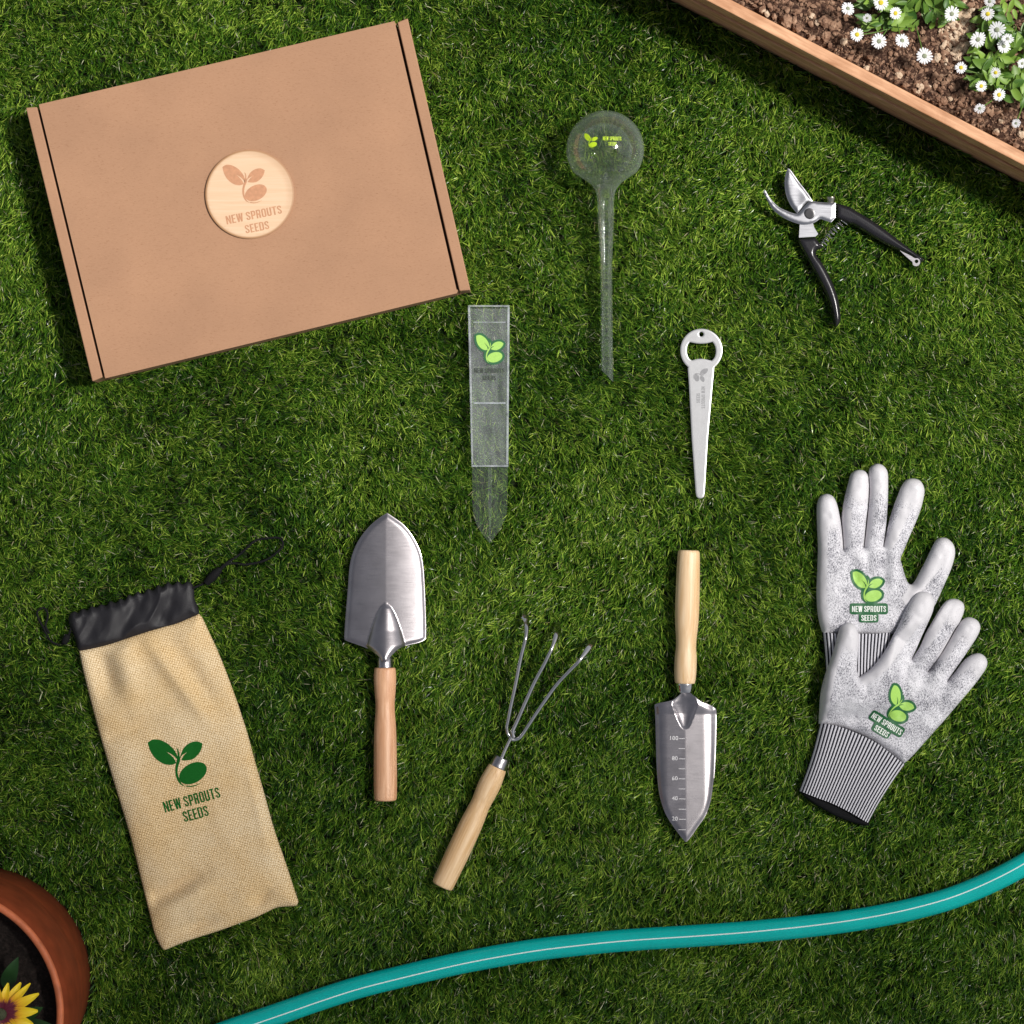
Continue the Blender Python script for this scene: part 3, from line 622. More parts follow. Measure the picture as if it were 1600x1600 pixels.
# ------------------------------------------------------------------ wooden handles shared by the three hand tools
def handle(parent, a, b, prof, mat, r_end=3.5):
    """a = butt end px, b = ferrule end px; prof = [(fraction, radius px)]"""
    A = Vector(P(*a)); B = Vector(P(*b)); Lh = (B-A).length; rm = max(r for _, r in prof)*PXM
    z = G+rm-.004; A.z = B.z = z
    pts = np.array([(t*Lh, r*PXM) for t, r in prof]); sp = spline([tuple(q) for q in pts], 6, False)
    r0 = sp[0][1]; r1 = sp[-1][1]; e = r_end*PXM
    pr = [(0, 0), (0, r0-e)]+[(e*(1-math.cos(q)), r0-e+e*math.sin(q)) for q in (.4,.8,1.2,1.57)]+[q for q in sp if q[0] > e*1.1 and q[0] < Lh-.002]+[(Lh-.001, r1), (Lh-.0003, r1-.0006), (Lh, r1-.0014), (Lh, 0)]
    lathe('handle', A, B, pr, mat, parent, 48, autos=45)
    d = (B-A).normalized(); pp = Vector((-d.y, d.x, 0)); mr = rm*.92
    FOOT.append(([tuple((A+pp*mr)[:2]), tuple((A-pp*mr)[:2]), tuple((B-pp*mr)[:2]), tuple((B+pp*mr)[:2])], G-.005))
    return A, B, z
def ferrule(parent, a, b, r0, r1, z, mat=None):
    A = Vector(P(*a)); B = Vector(P(*b)); A.z = B.z = z; Ln = (B-A).length
    r0 *= PXM; r1 *= PXM
    lathe('ferrule', A, B, [(0, r0-.001),(0, r0),(.001, r0+.0003),(.0022, r0),(Ln*.55, (r0+r1)/2),(Ln-.001, r1),(Ln, r1-.0005),(Ln, r1*.45)], mat or M_ferrule, parent, 40)

# ------------------------------------------------------------------ broad trowel
t = thing('garden_trowel', P(602,1030), 'hand trowel with a broad shiny blade, lying with its pinkish wooden handle towards the hose', 'trowel', 'hand trowels on the lawn')
A, B, zh = handle(t, (602.8,1250), (602,1042.5), [(0,17.3),(.1,18.1),(.3,18),(.45,17.6),(.58,16.6),(.66,15.2),(.74,15),(.82,16.4),(.92,17.4),(1,16.4)], M_beech)
ferrule(t, (602,1043), (601.8,1026), 12.4, 12.2, zh)
bl = [(605.7,801.5),(605.7,801.5),(594,808.5),(579,821),(565.5,837),(556.3,852.5),(549.5,871),(546,891),(544.1,916.5),(542,942),(540,967),(538.4,992),(538.8,997.5),(541,1000.5),(554,1005),(571,1011),(584,1018),(594,1025.5),(597,1033),(597,1033),(607,1033),(607,1033),(609.5,1028),(615,1021),(625,1012.5),(638,1007.5),(655,1003.5),(664,999),(666,993),(665.8,967),(665,942),(663.5,908),(661.7,884.5),(658.3,866),(651.6,849),(641.5,832),(629.7,818.5),(616,808.5)]
def blade1(x, y, d):
    X = x/PXM+800; Y = 800-y/PXM                    # photo pixels at the turf plane
    cx = 603.5; u = X-cx
    q = np.abs(u)/60; z = G+.0115-.030*np.abs(u)*PXM-.0030*q*q - .0018*np.exp(-(d/(4.2*PXM))**2)
    yy = np.clip((Y-944)/(1030-944), 0, 1); w = 3+33*yy**.62*(1-.62*np.clip((yy-.74)/.26, 0, 1))
    boss = np.clip(1-(u/np.maximum(w, 1))**2, 0, 1)**.8*(.001+.0100*yy**.75)*(Y > 940)*np.clip((Y-940)/10, 0, 1)
    z = z + boss + .004*np.clip((Y-985)/45, 0, 1)
    return z
blw = P2(spline(bl, 4)); o = slab('blade', blw, .0010, blade1, lambda x, y, d: blade1(x, y, d)-.0014, M_steel, t, autos=75); FOOT.append((blw, G-.004))

# ------------------------------------------------------------------ narrow trowel with a depth scale
t = thing('transplanting_trowel', P(1071,1090), 'narrow pointed hand trowel with an engraved depth scale on its blade', 'trowel', 'hand trowels on the lawn')
A, B, zh = handle(t, (1075.6,859.5), (1069.6,1067.5), [(0,16.8),(.1,17.9),(.3,18.7),(.45,18.9),(.56,18),(.66,16.2),(.73,15.9),(.81,17.2),(.92,17.2),(1,15.6)], M_pine)
ferrule(t, (1069.7,1067), (1069.5,1081), 14, 12.5, zh, M_chrome)
bl = [(1022.4,1103),(1023.5,1100),(1030,1097.5),(1047,1094),(1056,1089),(1063,1083),(1065,1080),(1065,1080),(1076,1080),(1076,1080),(1081,1084),(1094.5,1094.7),(1107,1100),(1117,1106),(1119,1112),(1119,1134),(1118.2,1168),(1116.5,1202),(1113.8,1227),(1109.7,1252.5),(1101.2,1274.5),(1089.4,1291.5),(1079.5,1306),(1072.5,1314),(1072.5,1314),(1070,1314),(1070,1314),(1060.8,1303),(1049,1286.5),(1038,1267.7),(1030.4,1244),(1027,1219),(1025.3,1185),(1024.5,1151),(1023.6,1117)]
def cxof(Y): return 1069.8+(Y-1140)*.0125
def blade2(x, y, d):
    X = x/PXM+800; Y = 800-y/PXM; u = X-cxof(Y)
    z = G+.0100-.055*np.abs(u)*PXM - .0018*np.exp(-(d/(4.5*PXM))**2)
    q = np.abs(u)/44; z = z - .0022*np.clip((q-.62)/.38, 0, 1)**2
    yy = np.clip((1139-Y)/(1139-1082), 0, 1); w = 2+23*yy**.7*(1-.6*np.clip((yy-.7)/.3, 0, 1))
    dish = np.clip(1-(u/np.maximum(w, 1))**2, 0, 1)**.8*(.001+.0042*np.sin(np.pi*np.clip(yy, 0, 1)**.8*.75))*(Y < 1139)*np.clip((1139-Y)/5, 0, 1)
    z = z - dish + .006*np.clip((1115-Y)/35, 0, 1)
    return z
blw = P2(spline(bl, 4)); o = slab('blade', blw, .0011, blade2, lambda x, y, d: blade2(x, y, d)-.0014, M_steel, t, autos=75); FOOT.append((blw, G-.004))
tr2 = surf(o); z2 = lambda x, y: zat(tr2, x, y, G+.009)
rows = []; tk = MB()
for k, yy in enumerate((1153, 1168.6, 1184.5, 1200, 1215.7, 1231.4, 1247, 1263, 1278.8, 1295)):
    x0 = 1060.2 if k % 2 == 0 else 1059.6
    x1 = cxof(yy)-.8; q = P2([(x0, yy-.45), (x1, yy-.45), (x1, yy+.45), (x0, yy+.45)])
    tk.add([(x, y, z2(x, y)+.0005) for x, y in q], [(3,2,1,0)])
tk.build('scale_marks', M_scale, o, smooth=False)
letters('numbers', [('100', (1053.3,1153), 12.5, 6.4, 0, G+.008)]+[(s, (1054.3,yy), 8.8, 6.4, 0, G+.008) for s, yy in (('80',1184.5),('60',1215.7),('40',1247),('20',1278.8))], z2, M_scale, o, off=.0005, bold=.01)

# ------------------------------------------------------------------ three-pronged cultivator
t = thing('hand_cultivator', P(777,1200), 'three-pronged hand rake with thin bent steel tines and a yellowish wooden handle', 'hand rake')
A, B, zh = handle(t, (690.8,1384), (777.8,1197.5), [(0,17),(.1,17.6),(.3,18.3),(.5,18),(.62,16.5),(.70,15.6),(.78,16.8),(.88,17.3),(1,14.6)], M_ash)
ferrule(t, (777.5,1198.2), (784.6,1183), 13.8, 13, zh)
zt = (zh-G)/MM
tube('neck', p3([(782.5,1187.5,zt),(789,1172,zt-.4),(796,1157.5,zt-1),(801,1148,zt-1.2),(803,1141,zt-.5)]), [.0021,.0020,.0019,.0024,.0026], M_chrome, t, 14)
def tine(pts, nm='tine'):
    sp = spline(pts, 6, False); m = len(sp); rr = []; fl = []
    for i in range(m):
        q = i/(m-1); rr.append(.0021); w = np.clip((q-.70)/.3, 0, 1); fl.append((1+1.1*w, 1-.55*w) if q < .90 else (2.1-1.5*(q-.9)/.1, .45-.2*(q-.9)/.1))
    b = MB(); b.tube(p3([tuple(v) for v in sp]), rr, 14, fl); b.build(nm, M_chrome, t, autos=60)
tine([(802,1155,zt-2.6),(797,1151,zt-2.8),(793.2,1145,zt-2.5),(792,1136,zt-2),(793.5,1128,zt-1),(798,1104,zt+2),(805.6,1069,zt+6),(813,1031,zt+10),(818.5,1009,zt+12),(821,999,zt+12.5),(822.3,990,zt+11),(822.8,980,zt+7.5),(822,971,zt+2.5),(820.3,962,zt-2),(819,953,zt-8)])
tine([(802.5,1152,zt+.5),(801,1143,zt+1.5),(807.5,1128,zt+2),(820.6,1098,zt+4.5),(835.6,1065,zt+8),(848.8,1040.6,zt+11),(857,1024,zt+12.5),(861.5,1015,zt+12.5),(865.5,1004,zt+10.5),(869,992,zt+6.5),(871.5,982,zt-1),(872.5,972,zt-8)])
tine([(799,1155,zt-2.2),(805,1155.5,zt-2.6),(813,1151.5,zt-2),(822.5,1138,zt-1),(841,1110,zt+2),(867.5,1072.5,zt+6),(888,1050,zt+10),(900,1038,zt+12),(905.5,1032,zt+12.3),(911.5,1024,zt+10.5),(919,1013,zt+6),(925.5,1004,zt-.5),(932,995,zt-8)])

# ------------------------------------------------------------------ watering globe
t = thing('watering_globe', P(946,400), 'clear glass plant watering bulb with a long hollow stem lying on the grass', 'watering bulb')
zg = G+.030
A = P(945.2,172.4,zg); B = P(948.6,598,zg*.62)
A0 = A.copy(); sg = S(zg)
pr = []
for k in range(0, 26):
    a = math.pi*k/36; pr.append(((61-61*math.cos(a))*sg, 61*math.sin(a)*sg))
rest = [(110,29),(118,20.5),(127,15.5),(140,13.2),(160,12.6),(177,12.2),(210,10.6),(244,9.3),(300,9.1),(340,9.3),(400,9.5),(414,9.6)]
last = pr[-1]; sp = spline([(last[0]/sg, last[1]/sg)]+rest, 5, False); pr = pr[:-1]+[(a*sg, b*sg) for a, b in sp]
wall = .0014; lath = Vector((1,0,0)); prin = [(min(a+wall, pr[-1][0]), max(b-wall, 0)) for a, b in pr if b > wall*1.05]
prin = [(prin[0][0]-.0002, 0)]+prin
T_ = (B-A).normalized(); nx_ = T_.cross(Vector((0,0,1))).normalized(); nb_ = T_.cross(nx_); v = []; pc = []; n = 64
allp = pr+prin[::-1]
for d_, r_ in allp:
    for k in range(n):
        a_ = 2*math.pi*k/n; cut_ = -.0062*math.cos(a_)*float(np.clip((d_-(pr[-1][0]-.012))/.012, 0, 1)); v.append(A+T_*(d_+cut_)+nx_*math.cos(a_)*r_+nb_*math.sin(a_)*r_); pc.append((math.cos(a_)*r_, math.sin(a_)*r_, d_))
f = [(i*n+k, (i+1)*n+k, (i+1)*n+(k+1)%n, i*n+(k+1)%n) for i in range(len(allp)-1) for k in range(n)]
gl = mesh('glass_body', v, f, M_glass, t, True, pc, None, 60)
trg = surf(gl); zg_ = lambda x, y: zat(trg, x, y, zg+.03)
zz = zg+.036
emblem_solid('emblem', (922.5,218.5), .040, -4, zz, zg_, M_lime, gl, off=.0003)
letters('lettering', [('NEW SPROUTS', (956.5,216.5), 29, 6.2, 0, zz), ('SEEDS', (957,224.8), 13, 5.6, 0, zz)], zg_, M_lime, gl, off=.0003, bold=.015)

# ------------------------------------------------------------------ clear plastic gauge on a spike
t = thing('rain_gauge', P(765,660), 'clear plastic rectangular tube on a pointed spike, printed with a green seedling and dark letters', 'rain gauge')
zg0 = G-.002; dz = .014
def gq(pts, z=G+.008): return P2(pts, z)
mb = MB(); prism(mb, gq([(735,482),(792.5,482),(790.5,726),(739.5,726)]), zg0+dz-.0014, zg0+dz); mb.build('front_wall', M_acryl, t, smooth=False)
mb = MB(); prism(mb, gq([(735,482),(792.5,482),(790.5,726),(739.5,726)]), zg0, zg0+.0012); mb.build('back_wall', M_acrylb, t, smooth=False)
for q in ([(731,480),(734.8,480),(739.3,726),(736.6,726)], [(792.7,480),(796.4,480),(794.3,726),(790.7,726)]):
    mb = MB(); prism(mb, gq(q), zg0-.0003, zg0+dz+.0006); bevel(mb.build('side_wall', M_acryle, t, smooth=False), .0006, 2)
mb = MB(); prism(mb, gq([(736.6,726.3),(794.3,726.3),(794.3,729.6),(736.8,729.6)]), zg0-.0003, zg0+dz+.0006); bevel(mb.build('floor', M_acryle, t, smooth=False), .0004, 1)
mb = MB(); prism(mb, gq([(731.5,477.2),(796,477.2),(796.4,479.7),(731,479.7)]), zg0-.0003, zg0+dz+.0008); bevel(mb.build('rim', M_acryle, t, smooth=False), .0004, 1)
for yy, w in ((630,2.4), (503.8,1.0)):
    mb = MB(); prism(mb, gq([(740,yy-w/2),(790,yy-w/2),(790,yy+w/2),(740,yy+w/2)]), zg0+dz+.0001, zg0+dz+.0008); mb.build('level_line', M_acryle, t, smooth=False)
sq = spline([(737.6,730),(737.6,730),(738,770),(739,800),(744,818),(753,834),(765.4,849),(765.4,849),(777,833),(787,816),(792,800),(793,770),(793.6,730),(793.6,730)], 3)
slab('spike', P2(sq), .004, lambda x, y, d: np.full(len(x), G+.0015), G+.0002, M_acryls, t, smooth=False)
mb = MB(); prism(mb, P2([(763,730),(768.6,730),(768,800),(766.5,846),(764.5,846),(763.4,800)]), G+.0017, G+.0075); bevel(mb.build('spike_rib', M_acryls, t, smooth=False), .0008, 2)
zf = flat(zg0+dz); zq = zg0+dz
FOOT.append((gq([(731,477),(796,477),(794,730),(736.6,730)]), zg0-.0012)); FOOT.append((P2(sq), G-.001))
emblem_outlined('emblem', (763.9,544.5), .0797, 0, zq, zf, M_dgreen, M_lgreen, t, off=.0002)
letters('lettering', [('NEW SPROUTS', (764.6,579), 47, 7, 0, zq), ('SEEDS', (764.4,590.4), 21, 7, 0, zq)], zf, M_ink, t, off=.0003)

# ------------------------------------------------------------------ flat metal stake with bottle opener
t = thing('bottle_opener', P(1095,650), 'flat pale grey metal bottle opener tapering to a long blunt stake', 'bottle opener')
out = []
for k in range(0, 61):
    a = math.radians(-52+ (360-76)*k/60); 
    out.append((1095.6+32.8*math.cos(a), 547.6-33.6*math.sin(a)))
# arc runs counter-clockwise from lower right over the top to lower left
out = out[:] 
left = [(1074.4,575.5),(1076.3,602),(1080.7,687),(1086.9,770),(1088.2,776),(1091,778.3),(1094,778.8),(1097,778.3),(1099.4,776),(1100.6,770),(1105.5,687),(1113,602),(1115.4,575.5)]
outl = P2(out+left)
hole = P2([(1095.4+3.7*math.cos(2*math.pi*k/20), 522.6+3.7*math.sin(2*math.pi*k/20)) for k in range(20)])
c2 = lambda pts: [(1030+x/12.31, 490+y/12.31) for x, y in pts]
opening = P2(spline(c2([(585,550),(585,550),(640,562),(720,577),(810,581),(900,575),(960,562),(1020,545),(1020,545),(1060,600),(1082,670),(1086,750),(1065,840),(1010,910),(1010,910),(950,897),(880,880),(800,872),(710,880),(625,905),(625,905),(575,870),(540,810),(525,740),(530,650),(552,595)]), 3))
o = slab('opener_plate', outl, .0016, lambda x, y, d: G+.0045-.0003*np.exp(-(d/.0004)**2), G+.0016, M_tag, t, holes=(hole, opening), autos=30)
FOOT.append((outl, G-.001, opening))
zo = G+.0045; zf = flat(zo)
emblem_solid('emblem', (1095.5,585.5), .0400, -90, zo, zf, M_tagmark, o, off=.0002)
letters('lettering', [('NEW SPROUTS', (1098.8,621), 34, 5.4, -90, zo), ('SEEDS', (1091,622), 15, 5.4, -90, zo)], zf, M_tagmark, o, off=.0002, bold=.0)

# ------------------------------------------------------------------ pruning shears
t = thing('pruning_shears', P(1265,334), 'open bypass pruning shears with bright steel blades and black curved handles', 'pruning shears')
c4 = lambda pts: [(1170+x/10.667, 250+y/10.667) for x, y in pts]
c5 = lambda pts: [(1180+x/5.714, 330+y/5.714) for x, y in pts]
up = spline(c4([(652,138),(652,138),(690,165),(740,230),(820,345),(920,475),(1010,600),(1062,685),(1062,685),(1000,712),(930,775),(865,850),(805,895),(805,895),(760,840),(700,760),(650,660),(615,550),(600,440),(600,330),(618,225)]), 4)
upw = P2(up, G+.012)
def upz(x, y, d): return G+.0135-.0015*np.exp(-(d/.002)**2)+.0006*(vnoise(x, y, .008, 4)-.5)
cut = slab('cutting_blade', upw, .0014, upz, G+.0108, M_bladesteel, t, autos=40)
hk = spline(c4([(268,500),(268,500),(300,560),(350,640),(420,720),(500,790),(600,840),(700,880),(800,900),(860,852),(930,765),(1000,702),(1070,690),(1130,702),(1300,716),(1443,716),(1443,716),(1440,840),(1440,962),(1440,962),(1370,1045),(1370,1045),(1260,1010),(1185,988),(1130,1022),(1060,1060),(950,1080),(850,1072),(750,1045),(620,990),(520,930),(430,860),(370,790),(310,680),(255,570),(245,528)]), 4)
hook = slab('hook_blade', P2(hk, G+.012), .0014, lambda x, y, d: G+.0160-.0012*np.exp(-(d/.0015)**2), G+.0137, M_bladesteel, t, autos=40)
tang = slab('tang', P2(c4([(850,1030),(1060,1030),(1090,1130),(1155,1235),(1110,1278),(835,1295)]), G+.012), .002, G+.0132, G+.0105, M_bladesteel, t, autos=30)
FOOT.append((P2(hk), G-.001)); FOOT.append((upw, G))
lathe('washer', P(1264.7,334,G+.0158), P(1264.7,334,G+.0168), [(0,.0058),(.0007,.0057),(.0010,.0050),(.0010,.0035)], M_dark, t, 28)
bp_ = P(1264.7,334,G+.016)
lathe('pivot_bolt', bp_+Vector((0,0,-.003)), bp_+Vector((0,0,.0052)), [(0,.0038),(.0048,.0040),(.0062,.0037),(.0070,.0030),(.0076,.0018),(.0078,0)], M_tag, t, 24, autos=60)
rv = P(1291,338.5,G+.016); lathe('rivet', rv, rv+Vector((0,0,.0008)), [(0,.0014),(.0006,.0013),(.0008,.0007),(.0008,0)], M_ferrule, t, 16)
cp = P(1298,312,G+.010); lathe('end_cap', cp+Vector((0,-.003,0)), cp+Vector((0,.0035,.001)), [(0,.0042),(.003,.0045),(.004,.0052),(.0062,.005),(.0066,.003),(.0066,0)], M_rivet, t, 24)
h1 = spline(c5([(385,236),(385,236),(460,232),(537,226),(537,226),(572,272),(602,316),(598,328),(558,346),(545,372),(560,405),(605,465),(662,570),(712,680),(747,790),(763,890),(768,960),(752,1008),(730,1030),(712,1024),(702,990),(690,930),(672,850),(640,760),(592,655),(535,550),(478,445),(425,350),(388,280)]), 4)
def h1z(x, y, d): return dome(.0085, .0052, G+.0035)(x, y, d)
slab('handle', P2(h1, G+.008), .0012, h1z, G+.001, M_black, t, autos=70); FOOT.append((P2(h1), G-.002))
h2 = spline([(1305,316.5),(1305,316.5),(1315,318.5),(1326,322),(1336,327.5),(1352,337),(1372,350),(1394,366),(1414,381.5),(1430,393.5),(1442,402),(1443.5,406.5),(1440,410),(1434,408.5),(1424,401),(1404,391),(1386,382),(1366,371),(1348,359.5),(1334,351),(1327,349.5),(1318,346.5),(1305,340.5),(1305,340.5)], 4)
slab('handle', P2(h2, G+.008), .0012, lambda x, y, d: dome(.0085, .0055, G+.0035)(x, y, d), G+.001, M_black, t, autos=70); FOOT.append((P2(h2), G-.002))
ct = spline(c5([(1288,350),(1288,350),(1330,372),(1385,398),(1420,420),(1450,422),(1470,445),(1462,480),(1430,492),(1405,478),(1402,455),(1375,432),(1330,392)]), 3)
chole = P2([(1180+(1438+17*math.cos(2*math.pi*k/14))/5.714, 330+(449+17*math.sin(2*math.pi*k/14))/5.714) for k in range(14)], G+.009)
slab('safety_catch', P2(ct, G+.009), .0010, G+.0112, G+.0090, M_ferrule, t, holes=(chole,), autos=30)
sa = P(1322,345,G+.0075); sb = P(1285,385,G+.0075); ax_ = (sb-sa); ln = ax_.length; ax_.normalize(); n1 = ax_.cross(Vector((0,0,1))).normalized(); n2 = ax_.cross(n1)
sp_ = []; turns = 8.5
for k in range(int(turns*16)+1):
    q = k/(turns*16); a = 2*math.pi*turns*q; r = .0052-.0008*q; c0 = sa+ax_*ln*q+n1*(.0022*math.sin(math.pi*q)); sp_.append(c0+n1*r*math.cos(a)+n2*r*math.sin(a))
tube('spring', sp_, .00062, M_chrome, t, 6)

# ------------------------------------------------------------------ work gloves
g1c = lambda pts: [(1250+x/5.333, 700+y/5.333) for x, y in pts]
g2c = lambda pts: [(1230+x/4, 900+y/4) for x, y in pts]
G1 = g1c([(195,1552),(195,1552),(165,1450),(150,1350),(143,1200),(150,1000),(155,850),(150,700),(145,560),(148,470),(168,412),(200,388),(240,383),(285,408),(315,470),(335,560),(350,650),(361,760),(367,845),(367,845),(361,720),(353,600),(365,480),(388,370),(410,285),(428,222),(462,190),(508,181),(552,197),(578,250),(580,350),(572,480),(558,600),(546,720),(536,828),(536,828),(552,720),(566,590),(577,470),(583,350),(577,250),(586,172),(618,140),(660,130),(705,150),(736,200),(741,300),(738,450),(728,600),(714,720),(701,815),(701,815),(728,700),(755,590),(790,480),(820,400),(855,315),(895,265),(950,253),(1008,272),(1041,330),(1040,400),(1010,520),(965,635),(910,760),(870,860),(845,920),(858,980),(880,1060),(903,1118),(930,1138),(958,1120),(1005,1035),(1060,930),(1105,835),(1140,772),(1185,747),(1240,757),(1288,808),(1300,880),(1280,970),(1250,1050),(1210,1140),(1170,1230),(1120,1330),(1050,1420),(940,1490),(840,1520),(765,1555),(765,1555)])
G2 = g2c([(205,930),(205,930),(207,860),(208,790),(217,710),(238,620),(265,545),(290,470),(312,385),(330,325),(355,298),(390,290),(425,310),(446,360),(448,420),(440,520),(438,590),(450,633),(450,633),(520,585),(592,500),(650,400),(700,300),(740,212),(772,150),(805,108),(850,96),(895,110),(920,158),(914,220),(888,290),(856,370),(820,455),(788,522),(788,522),(840,448),(882,350),(935,252),(980,183),(1020,150),(1070,146),(1112,172),(1118,220),(1090,292),(1040,380),(980,480),(922,560),(893,600),(893,600),(950,525),(1010,425),(1060,335),(1108,278),(1150,260),(1198,278),(1220,320),(1205,372),(1160,445),(1095,540),(1035,625),(1012,662),(1012,662),(1065,600),(1125,525),(1178,492),(1225,490),(1260,525),(1257,578),(1205,655),(1145,730),(1080,805),(1000,900),(920,990),(840,1080),(775,1150),(735,1182),(735,1182),(640,1108),(560,1046),(450,990),(330,946)])
g1w = P2(spline(G1, 4), G+.008); g2w = P2(spline(G2, 4), G+.016)
HG = .0125
def knuckles(x, y, lst, amp):
    z = 0*x
    for (px, py, r) in lst:
        cx, cy = wp(px, py); z = z + amp*np.exp(-((x-cx)**2+(y-cy)**2)/(r*PXM)**2)
    return z
def g1z(x, y, d):
    z = dome(HG, .0105, G+.0012)(x, y, d); k = np.clip(d/.008, 0, 1)
    z = z + k*(.0010*(vnoise(x, y, .022, 11)-.5)*2+.0007*(vnoise(x, y, .006, 12)-.5)*2)
    for a, b, am, w in (((1330,862),(1336,905),-.0035,.006),((1352,858),(1356,900),-.0030,.005),((1384,862),(1376,905),-.0035,.006),((1398,880),(1392,930),.0025,.006),((1415,960),(1400,985),-.003,.007),((1310,880),(1300,960),.0020,.008),((1440,900),(1412,950),.0022,.007),((1425,800),(1405,850),-.0016,.004)):
        z = z + k*am*gauss_ridge(x, y, wp(*a), wp(*b), w)
    return z
def sdist(x, y, poly):
    d = edist(x, y, poly); return np.where(inside(x, y, poly), d, -d)
cuff1 = P2([(1286,985),(1393,987),(1391,1060),(1387,1100),(1290,1100),(1288,1045)], G+.006)
def lift2(x, y):
    a = sdist(x, y, g1w); b = sdist(x, y, cuff1)
    s_ = np.clip((np.maximum(a, b+.001)+.016)/.022, 0, 1); return s_*s_*(3-2*s_)*.0135
def g2z(x, y, d):
    z = dome(HG, .0105, G+.0012)(x, y, d); k = np.clip(d/.008, 0, 1)
    z = z + k*(.0012*(vnoise(x, y, .022, 13)-.5)*2+.0007*(vnoise(x, y, .006, 14)-.5)*2)
    for a, b, am, w in (((1425,1030),(1400,1062),-.0035,.006),((1452,1050),(1432,1078),-.0035,.006),((1482,1066),(1462,1090),-.0030,.006),((1345,1060),(1322,1110),.0022,.008),((1500,1090),(1440,1130),-.0015,.008),((1342,1065),(1356,1085),-.0032,.006),((1465,1110),(1490,1085),.0024,.006)):
        z = z + k*am*gauss_ridge(x, y, wp(*a), wp(*b), w)
    return z + lift2(x, y)
def coatfn(tips, strips):
    def f(v):
        x, y = v[:,0], v[:,1]; c = 0*x
        for px, py, r in tips:
            cx, cy = wp(px, py); c = np.maximum(c, np.clip(1.45-np.hypot(x-cx, y-cy)/(r*PXM), 0, 1)/.9)
        for line, w in strips:
            d = edist(x, y, P2(line), False); c = np.maximum(c, np.clip(1.25-d/(w*PXM), 0, 1)/.6)
        return np.clip(c, 0, 1)
    return f
def glove_axes(ang):
    a = math.radians(ang)
    def f(v): return np.column_stack([v[:,0]*math.cos(a)+v[:,1]*math.sin(a), -v[:,0]*math.sin(a)+v[:,1]*math.cos(a), v[:,2]])
    return f
coat1 = coatfn([(1294,800,34),(1346,760,34),(1374,745,34),(1427,768,34),(1480,865,32)],
               [([(1281,800),(1280,860),(1279,940),(1284,985)], 13),([(1322,800),(1318,850)], 8),([(1359,800),(1352,850)], 6),([(1412,800),(1388,850)], 9),([(1460,880),(1428,920),(1418,935)], 13)])
coat2 = coatfn([(1326,992,30),(1443,945,34),(1498,953,32),(1525,985,32),(1536,1038,26)],
               [([(1305,1010),(1296,1050),(1287,1090),(1283,1125)], 8),([(1432,960),(1405,1000),(1378,1035),(1350,1058)], 11),([(1482,946),(1462,975),(1446,1003)], 9),([(1510,970),(1490,995),(1472,1024)], 9),([(1524,1024),(1500,1046)], 7)])
def cuff(parent, top, bot, ribs, T, lift, z0, hem=True, hemz=0):
    """ribbed tube between a top edge and a bottom edge (lists of px, left to right)"""
    nu, nv = ribs*6, 44
    tp = np.array(spline(top, 8, False)); bt = np.array(spline(bot, 8, False))
    def at(c, u):
        s_ = np.r_[0, np.cumsum(np.hypot(*np.diff(c, axis=0).T))]; s_ /= s_[-1]; return np.column_stack([np.interp(u, s_, c[:,0]), np.interp(u, s_, c[:,1])])
    u = np.linspace(0, 1, nu+1); A_ = at(tp, u); B_ = at(bt, u); v = []; pc = []
    for side in (0, 1):
        for j in range(nv+1):
            q = j/nv; pts = A_*(1-q)+B_*q
            pts[:,0] += 2.2*math.sin(math.pi*q)*(.5-u)*2*1.2
            w = np.array(P2([tuple(p) for p in pts], G+.008)); e = np.minimum(u, 1-u)*2
            h = T*np.sqrt(np.clip(1-(1-np.clip(e*3.2, 0, 1))**2, 0, 1))
            if side == 0: zz_ = z0+h+.0009*np.abs(np.sin(np.pi*u*ribs))*np.clip(e*8, 0, 1)+.0008*(vnoise(w[:,0], w[:,1], .015, 21)-.5)
            else: zz_ = z0-.0008*np.clip(e*6, 0, 1)+0*h
            zz_ = zz_ + lift(w[:,0], w[:,1])
            for k in range(nu+1): v.append((w[k,0], w[k,1], zz_[k])); pc.append((u[k]*ribs, q*.07, 0))
    n1_ = nu+1; off = (nv+1)*n1_; f = []
    for j in range(nv):
        for k in range(nu):
            a = j*n1_+k; f.append((a, a+n1_, a+n1_+1, a+1)); a += off; f.append((a, a+1, a+n1_+1, a+n1_))
        a = j*n1_; f.append((a, a+off, a+off+n1_, a+n1_)); a = j*n1_+nu; f.append((a, a+n1_, a+n1_+off, a+off))
    for k in range(nu):
        a = k; f.append((a, a+1, a+1+off, a+off)); a = nv*n1_+k; f.append((a, a+off, a+off+1, a+1))
    return mesh('cuff', v, f, M_cuff, parent, True, pc, None, 70)
zero = lambda x, y: 0*x
gA = thing('work_glove', P(1345,870), 'speckled grey work glove underneath, fingers upright, its cuff covered by the other glove', 'glove', 'pair of grey work gloves')
b1 = slab('hand', g1w, .0016, g1z, G-.001, M_glove, gA, attrs={'coat': coat1}, pc=glove_axes(0), autos=80)
cuff(gA, [(1285.5,988),(1312,990),(1340,990),(1368,990),(1393.5,988)], [(1290,1098),(1315,1099),(1340,1100),(1365,1100),(1386,1098)], 20, .0105, zero, G+.001)
FOOT.append((g1w, G-.004)); FOOT.append((cuff1, G-.004))
tg = surf(b1); zf = lambda x, y: zat(tg, x, y, G+.013)
em = emblem_outlined('emblem', (1354.2,916), .0875, 0, G+.013, zf, M_dgreen, M_lgreen, gA, off=.0006)
